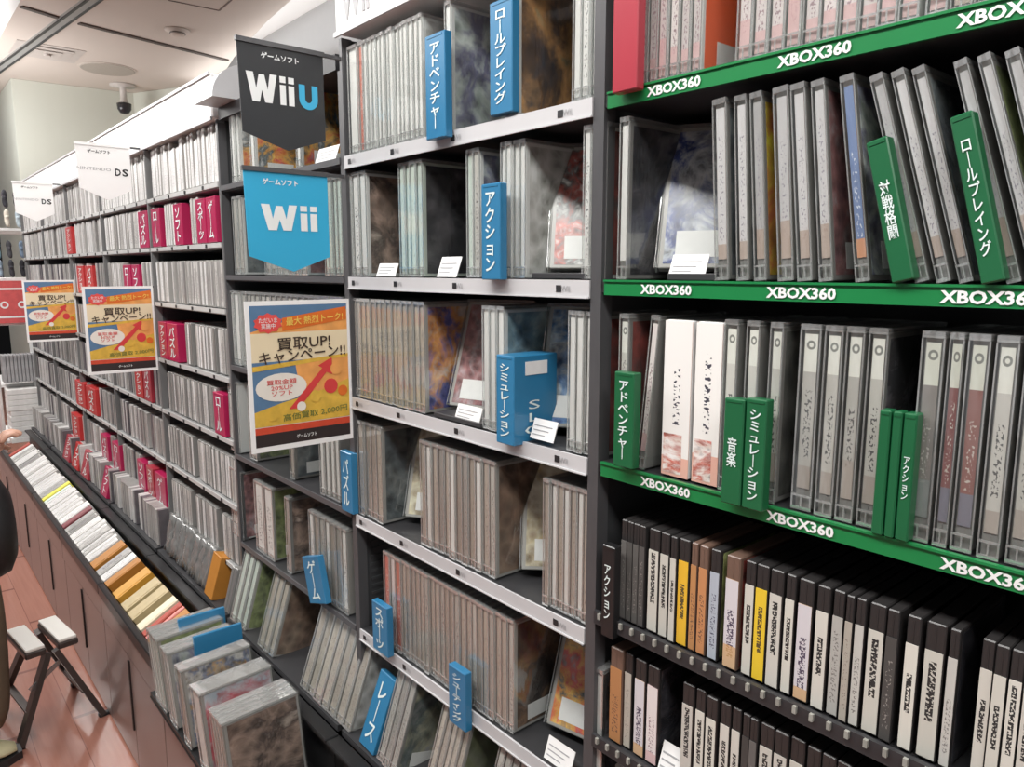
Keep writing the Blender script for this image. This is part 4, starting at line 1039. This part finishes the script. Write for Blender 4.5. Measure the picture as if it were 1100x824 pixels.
obj('eyes', b, plain('eye_dark', (.05, .04, .04), .2), body)
b = bmesh.new(); lathe(b, [(.014, 0), (.012, .012), (.007, .03), (.003, .04)], 12, 0, (0, .165, 1.565)); obj('nose', b, SKINM, body)
b = bmesh.new()
for e in (-1, 1): lathe(b, [(.006, -.025), (.014, -.015), (.016, .0), (.014, .02), (.005, .028)], 12, 0, (e * .073, .08, 1.595))
obj('ears', b, SKINM, body)
hair = skin('hair', [(0, .055, 1.60), (0, .06, 1.66), (0, .09, 1.685)], [(0, 1), (1, 2)], [(.080, .085), (.082, .09), (.05, .05)], plain('black_hair', (.02, .017, .015), .5, wob=.3, scale=80), per)
slv = plain('navy_blue_cloth', (.035, .025, .13), .85, wob=.2, scale=60); kh = plain('khaki_cloth', (.15, .115, .075), .9, wob=.15, scale=40)
skin('sweater', [(0, .02, 1.0), (0, .03, 1.2), (0, .05, 1.38), (0, .055, 1.43), (.18, .04, 1.385), (.205, .10, 1.15), (.165, .145, 1.01), (.135, .165, .98), (-.18, .04, 1.385), (-.225, .05, 1.13), (-.212, .12, .91), (-.21, .13, .89)],
     [(0, 1), (1, 2), (2, 3), (2, 4), (4, 5), (5, 6), (6, 7), (2, 8), (8, 9), (9, 10), (10, 11)], [(.165, .12), (.16, .12), (.15, .115), .07, .075, .062, .048, .042, .075, .062, .048, .042], slv, per)
skin('trousers', [(0, .02, .98), (0, .03, .90), (.10, .05, .80), (.10, .105, .50), (.10, .10, .24), (.10, .09, .09), (-.10, .03, .80), (-.10, .06, .50), (-.10, .02, .24), (-.10, .02, .09)],
     [(0, 1), (1, 2), (2, 3), (3, 4), (4, 5), (1, 6), (6, 7), (7, 8), (8, 9)], [(.165, .12), (.16, .13), .11, .085, .080, .078, .11, .085, .078, .076], kh, per)
for s, yy in ((.10, .0), (-.10, -.04)):
    b = bmesh.new()
    n = 16
    def ring(y, w, z0, z1): return [b.verts.new((s + w * math.cos(2 * math.pi * k / n), y + yy, z0 + (z1 - z0) * (math.sin(2 * math.pi * k / n) + 1) / 2)) for k in range(n)]
    rr = [ring(-.065, .02, .022, .07), ring(-.05, .036, .022, .10), ring(.02, .040, .022, .105), ring(.09, .046, .022, .075), ring(.14, .044, .022, .058), ring(.172, .026, .024, .042)]
    for a, c in zip(rr, rr[1:]):
        for k in range(n): f = b.faces.new((a[k], a[(k + 1) % n], c[(k + 1) % n], c[k])); f.smooth = True
    b.faces.new(rr[0][::-1]); b.faces.new(rr[-1])
    sh = obj('shoe', b, plain('cream_canvas', (.62, .58, .36), .7, wob=.08, scale=60), per)
    b = bmesh.new(); lo = [(-.07, .022), (-.05, .038), (.02, .041), (.09, .049), (.145, .047), (.185, .024)]
    pts = [(s + w, y + yy) for y, w in lo] + [(s - w, y + yy) for y, w in lo[::-1]]
    poly(b, pts, lambda a, c: Vector((a, c, .024)), 0, 1, lambda a, c: Vector((a, c, .0005))); obj('sole', b, INKB, sh)
    b = bmesh.new()
    for q in range(3): bar(b, (s - .022, .05 + q * .024 + yy, .088 - q * .009), (s + .022, .05 + q * .024 + yy, .088 - q * .009), .006, .006)
    obj('laces', b, PAPER, sh)
# black shoulder bag held in front
t = empty('shoulder_bag', (px + .02, .212, .72)); tag(t, 'rounded black bag hanging in front of the person', 'bag')
b = bmesh.new(); n = 28
prof = [(0, -.055), (.08, -.050), (.115, -.030), (.125, 0), (.115, .030), (.08, .050), (0, .055)]
rings = []
for q, (r, dy) in enumerate(prof[1:-1]):
    rings.append([b.verts.new((r * 1.1 * math.cos(2 * math.pi * k / n), dy, r * 1.25 * math.sin(2 * math.pi * k / n))) for k in range(n)])
for a, c in zip(rings, rings[1:]):
    for k in range(n): f = b.faces.new((a[k], a[(k + 1) % n], c[(k + 1) % n], c[k])); f.smooth = True
b.faces.new(rings[0][::-1]); b.faces.new(rings[-1])
obj('pouch', b, plain('black_nylon', (.012, .012, .013), .6, wob=.3, scale=60), t)
b = bmesh.new(); bar(b, (-.10, .0, .12), (-.14, -.11, .62), .03, .006); bar(b, (.10, .0, .12), (.12, -.10, .55), .03, .006); obj('strap', b, plain('black_nylon', (.012, .012, .013)), t)

# ------------------------------------------------------------------ goods beyond the end of the racks
t = empty('wire_display_stand', (-5.75, .70, 0)); tag(t, 'white display stand beyond the end of the racks', 'display stand')
WS = plain('white_stand_metal', (.82, .82, .81), .4, wob=.05)
for x in (-.28, .28):
    for y in (-.17, .13):
        b = bmesh.new(); tube(b, (x, y, 0), (x, y, 2.0), .014, 8); obj('post', b, WS, t)
b = bmesh.new(); bx(b, .285, .01, .45, .30, .075, 1.18); obj('front_upright', b, WS, t)
for z in (.45, .80, 1.18, 1.45, 1.75):
    b = bmesh.new(); bx(b, -.28, -.17, z - .015, .28, .13, z); obj('shelf', b, WS, t)
b = bmesh.new()
for k in range(12): tube(b, (-.27 + k * .05, .13, .1), (-.27 + k * .05, .13, 1.98), .003, 6)
obj('wire_back', b, WS, t)
t = empty('red_panel', (-5.44, .60, 1.18)); tag(t, 'red printed panel with white rings at the far left', 'panel')
b = bmesh.new(); bx(b, -.012, -.10, 0, 0, .14, .255); obj('board', b, plain('red_panel_board', (.62, .10, .10), .5, wob=.3, scale=30), t)
b = bmesh.new()
for cy in (.0, .09):
    n = 20
    for k in range(n):
        a0, a1 = 2 * math.pi * k / n, 2 * math.pi * (k + 1) / n
        poly(b, [(cy + .022 * math.cos(a0), .11 + .022 * math.sin(a0)), (cy + .022 * math.cos(a1), .11 + .022 * math.sin(a1)), (cy + .012 * math.cos(a1), .11 + .012 * math.sin(a1)), (cy + .012 * math.cos(a0), .11 + .012 * math.sin(a0))], lambda a, c: Vector((.001, a, c)))
for z in (.03, .20): bx(b, .0004, -.09, z, .001, .13, z + .012)
obj('ring_print', b, INK, t)
TOYC = [('bluish grey', (.30, .38, .46)), ('dark grey', (.08, .08, .09)), ('pale blue', (.50, .60, .66)), ('white', (.75, .75, .73)), ('pinkish red', (.55, .18, .22)), ('charcoal', (.05, .05, .06))]
def toy(x, y, z, s, nm, col, lab):
    o = skin('plush_toy', [(0, 0, .04), (0, 0, .10), (0, 0, .155), (.045, 0, .115), (-.045, 0, .115), (.03, .01, .0), (-.03, .01, .0), (.028, 0, .195), (-.028, 0, .195)], [(0, 1), (1, 2), (1, 3), (1, 4), (0, 5), (0, 6), (2, 7), (2, 8)],
             [.036, .028, .042, .014, .014, .018, .018, .014, .014], plain('plush_' + nm.replace(' ', '_'), col, .95, wob=.3, scale=60, bump=.5), None, 1)
    o.location = (x, y, z); o.scale = (s, s, s); tag(o, lab, 'plush toy')
TOYC += [('slate blue', (.16, .22, .30)), ('light grey', (.5, .5, .5)), ('sky blue', (.35, .55, .65)), ('cream', (.72, .68, .58)), ('black', (.03, .03, .035)), ('rose', (.45, .10, .14))]
spots = [(z, y) for z in (1.46, 1.575, 1.76, 1.875) for y in (.60, .66, .72, .78)]
WHERE = {1.46: 'first row up', 1.575: 'second row up', 1.76: 'third row up', 1.875: 'highest row'}; COLW = {.60: 'outermost', .66: 'second in', .72: 'third in', .78: 'next to the racks'}
for k, (z, y) in enumerate(spots):
    nm, col = TOYC[(k * 5) % 12]; toy(-5.47 - .02 * (k % 3), y, z, .52, nm, col, '%s soft toy on the white stand, %s, %s' % (nm, WHERE[z], COLW[y]))
GB = {}
for k in range(10):
    z = .455 + .033 * k; b = bmesh.new(); bx(b, 0, 0, 0, .16, R.uniform(.17, .2), .031, bevel=.002); bx(b, .02, -.0006, .004, .14, .0, .026)
    r = obj('flat_box', b, plain('flat_white_box', (.80, .79, .77), .5, wob=.2, scale=30)); r.location = (-5.50 - .0, .56, z); r.rotation_euler = (0, 0, R.uniform(-.05, .05))
    tag(r, 'flat white box stacked on the display stand beyond the tray', 'box', 'stack of flat white boxes')
for k in range(9):
    y = .555 + .019 * k; b = bmesh.new(); bx(b, 0, 0, 0, .12, .016, .17, bevel=.002); bx(b, .02, -.0006, .02, .10, .0, .15)
    r = obj('upright_pack', b, plain('upright_pack_grey', (.34, .34, .35), .5, wob=.6, scale=30)); r.location = (-5.50, y, .82)
    tag(r, 'grey blister pack standing on the white display stand', 'pack', 'grey packs on the display stand')

# ------------------------------------------------------------------ light
def area(x, y, z, sx, sy, power, rot=(0, 0, 0), col=(1, 1, 1)):
    l = bpy.data.lights.new('ceiling_or_fill_lamp', 'AREA'); l.shape = 'RECTANGLE'; l.size = sx; l.size_y = sy; l.energy = power; l.color = col
    o = bpy.data.objects.new('ceiling_or_fill_lamp', l); COL.objects.link(o); o.location = (x, y, z); o.rotation_euler = rot; return o
for x in (-7.2, -4.9, -2.9, -1.0, .9):  # the last one is added, out of view, to light the case covers
    area(x, -.22, 2.78, 1.7, .34, 38, (math.radians(12), 0, 0), (1, .985, .96))
    b = bmesh.new(); bx(b, -.87, -.20, 0, .87, .20, .05); f = obj('ceiling_light', b, LIT); f.location = (x, -.22, 2.79); f.rotation_euler = (math.radians(12), 0, 0); tag(f, 'fluorescent ceiling light housing over the aisle', 'ceiling light', 'ceiling lights over the aisle')
# cove light washing the back wall and high ceiling behind the racks
area(-6.0, 2.85, 3.25, 5.0, .12, 11, (math.radians(180), 0, 0))
area(-8.6, .1, 2.5, 1.5, 1.5, 55, (math.radians(160), 0, 0))  # added upward fill, out of view, brightens the far ceiling and wall
w = bpy.data.worlds.new('world'); S.world = w; w.use_nodes = True  # surround with made-up bright patches, for streaky reflections in the clear sleeves
nt = w.node_tree; L = nt.links.new; bg = nt.nodes['Background']
tc = nd(nt, 'ShaderNodeTexCoord'); mp = nd(nt, 'ShaderNodeMapping'); mp.inputs['Scale'].default_value = (7, 7, 1.6); L(tc.outputs['Generated'], mp.inputs[0])
no = nd(nt, 'ShaderNodeTexNoise'); no.inputs['Scale'].default_value = 1; no.inputs['Detail'].default_value = 3; L(mp.outputs[0], no.inputs[0])
cr = nd(nt, 'ShaderNodeValToRGB'); cr.color_ramp.elements[0].position = .46; cr.color_ramp.elements[0].color = (.03, .03, .031, 1)
cr.color_ramp.elements[1].position = .62; cr.color_ramp.elements[1].color = (2.6, 2.64, 2.7, 1); L(no.outputs[0], cr.inputs[0])
L(cr.outputs[0], bg.inputs[0]); bg.inputs[1].default_value = .17
S.view_settings.view_transform = 'Standard'; S.view_settings.look = 'None'; S.view_settings.exposure = .1; S.view_settings.gamma = 1; S.view_settings.use_curve_mapping = False
S.cycles.max_bounces = 8; S.cycles.transparent_max_bounces = 16; S.cycles.use_denoising = True
dups = [l for l, g in LABELS.items() if len(g) > 1]
print('objects', len(bpy.data.objects), 'stuff', stuff_n, 'dups', dups)
from collections import Counter
cnt = Counter(o.get('label') for o in bpy.data.objects if o.get('label') and not o.get('group'))
print('ungrouped dup labels', [k for k, v in cnt.items() if v > 1]); print('long', [k for k in LABELS if len(k.split()) > 16 or len(k.split()) < 4])
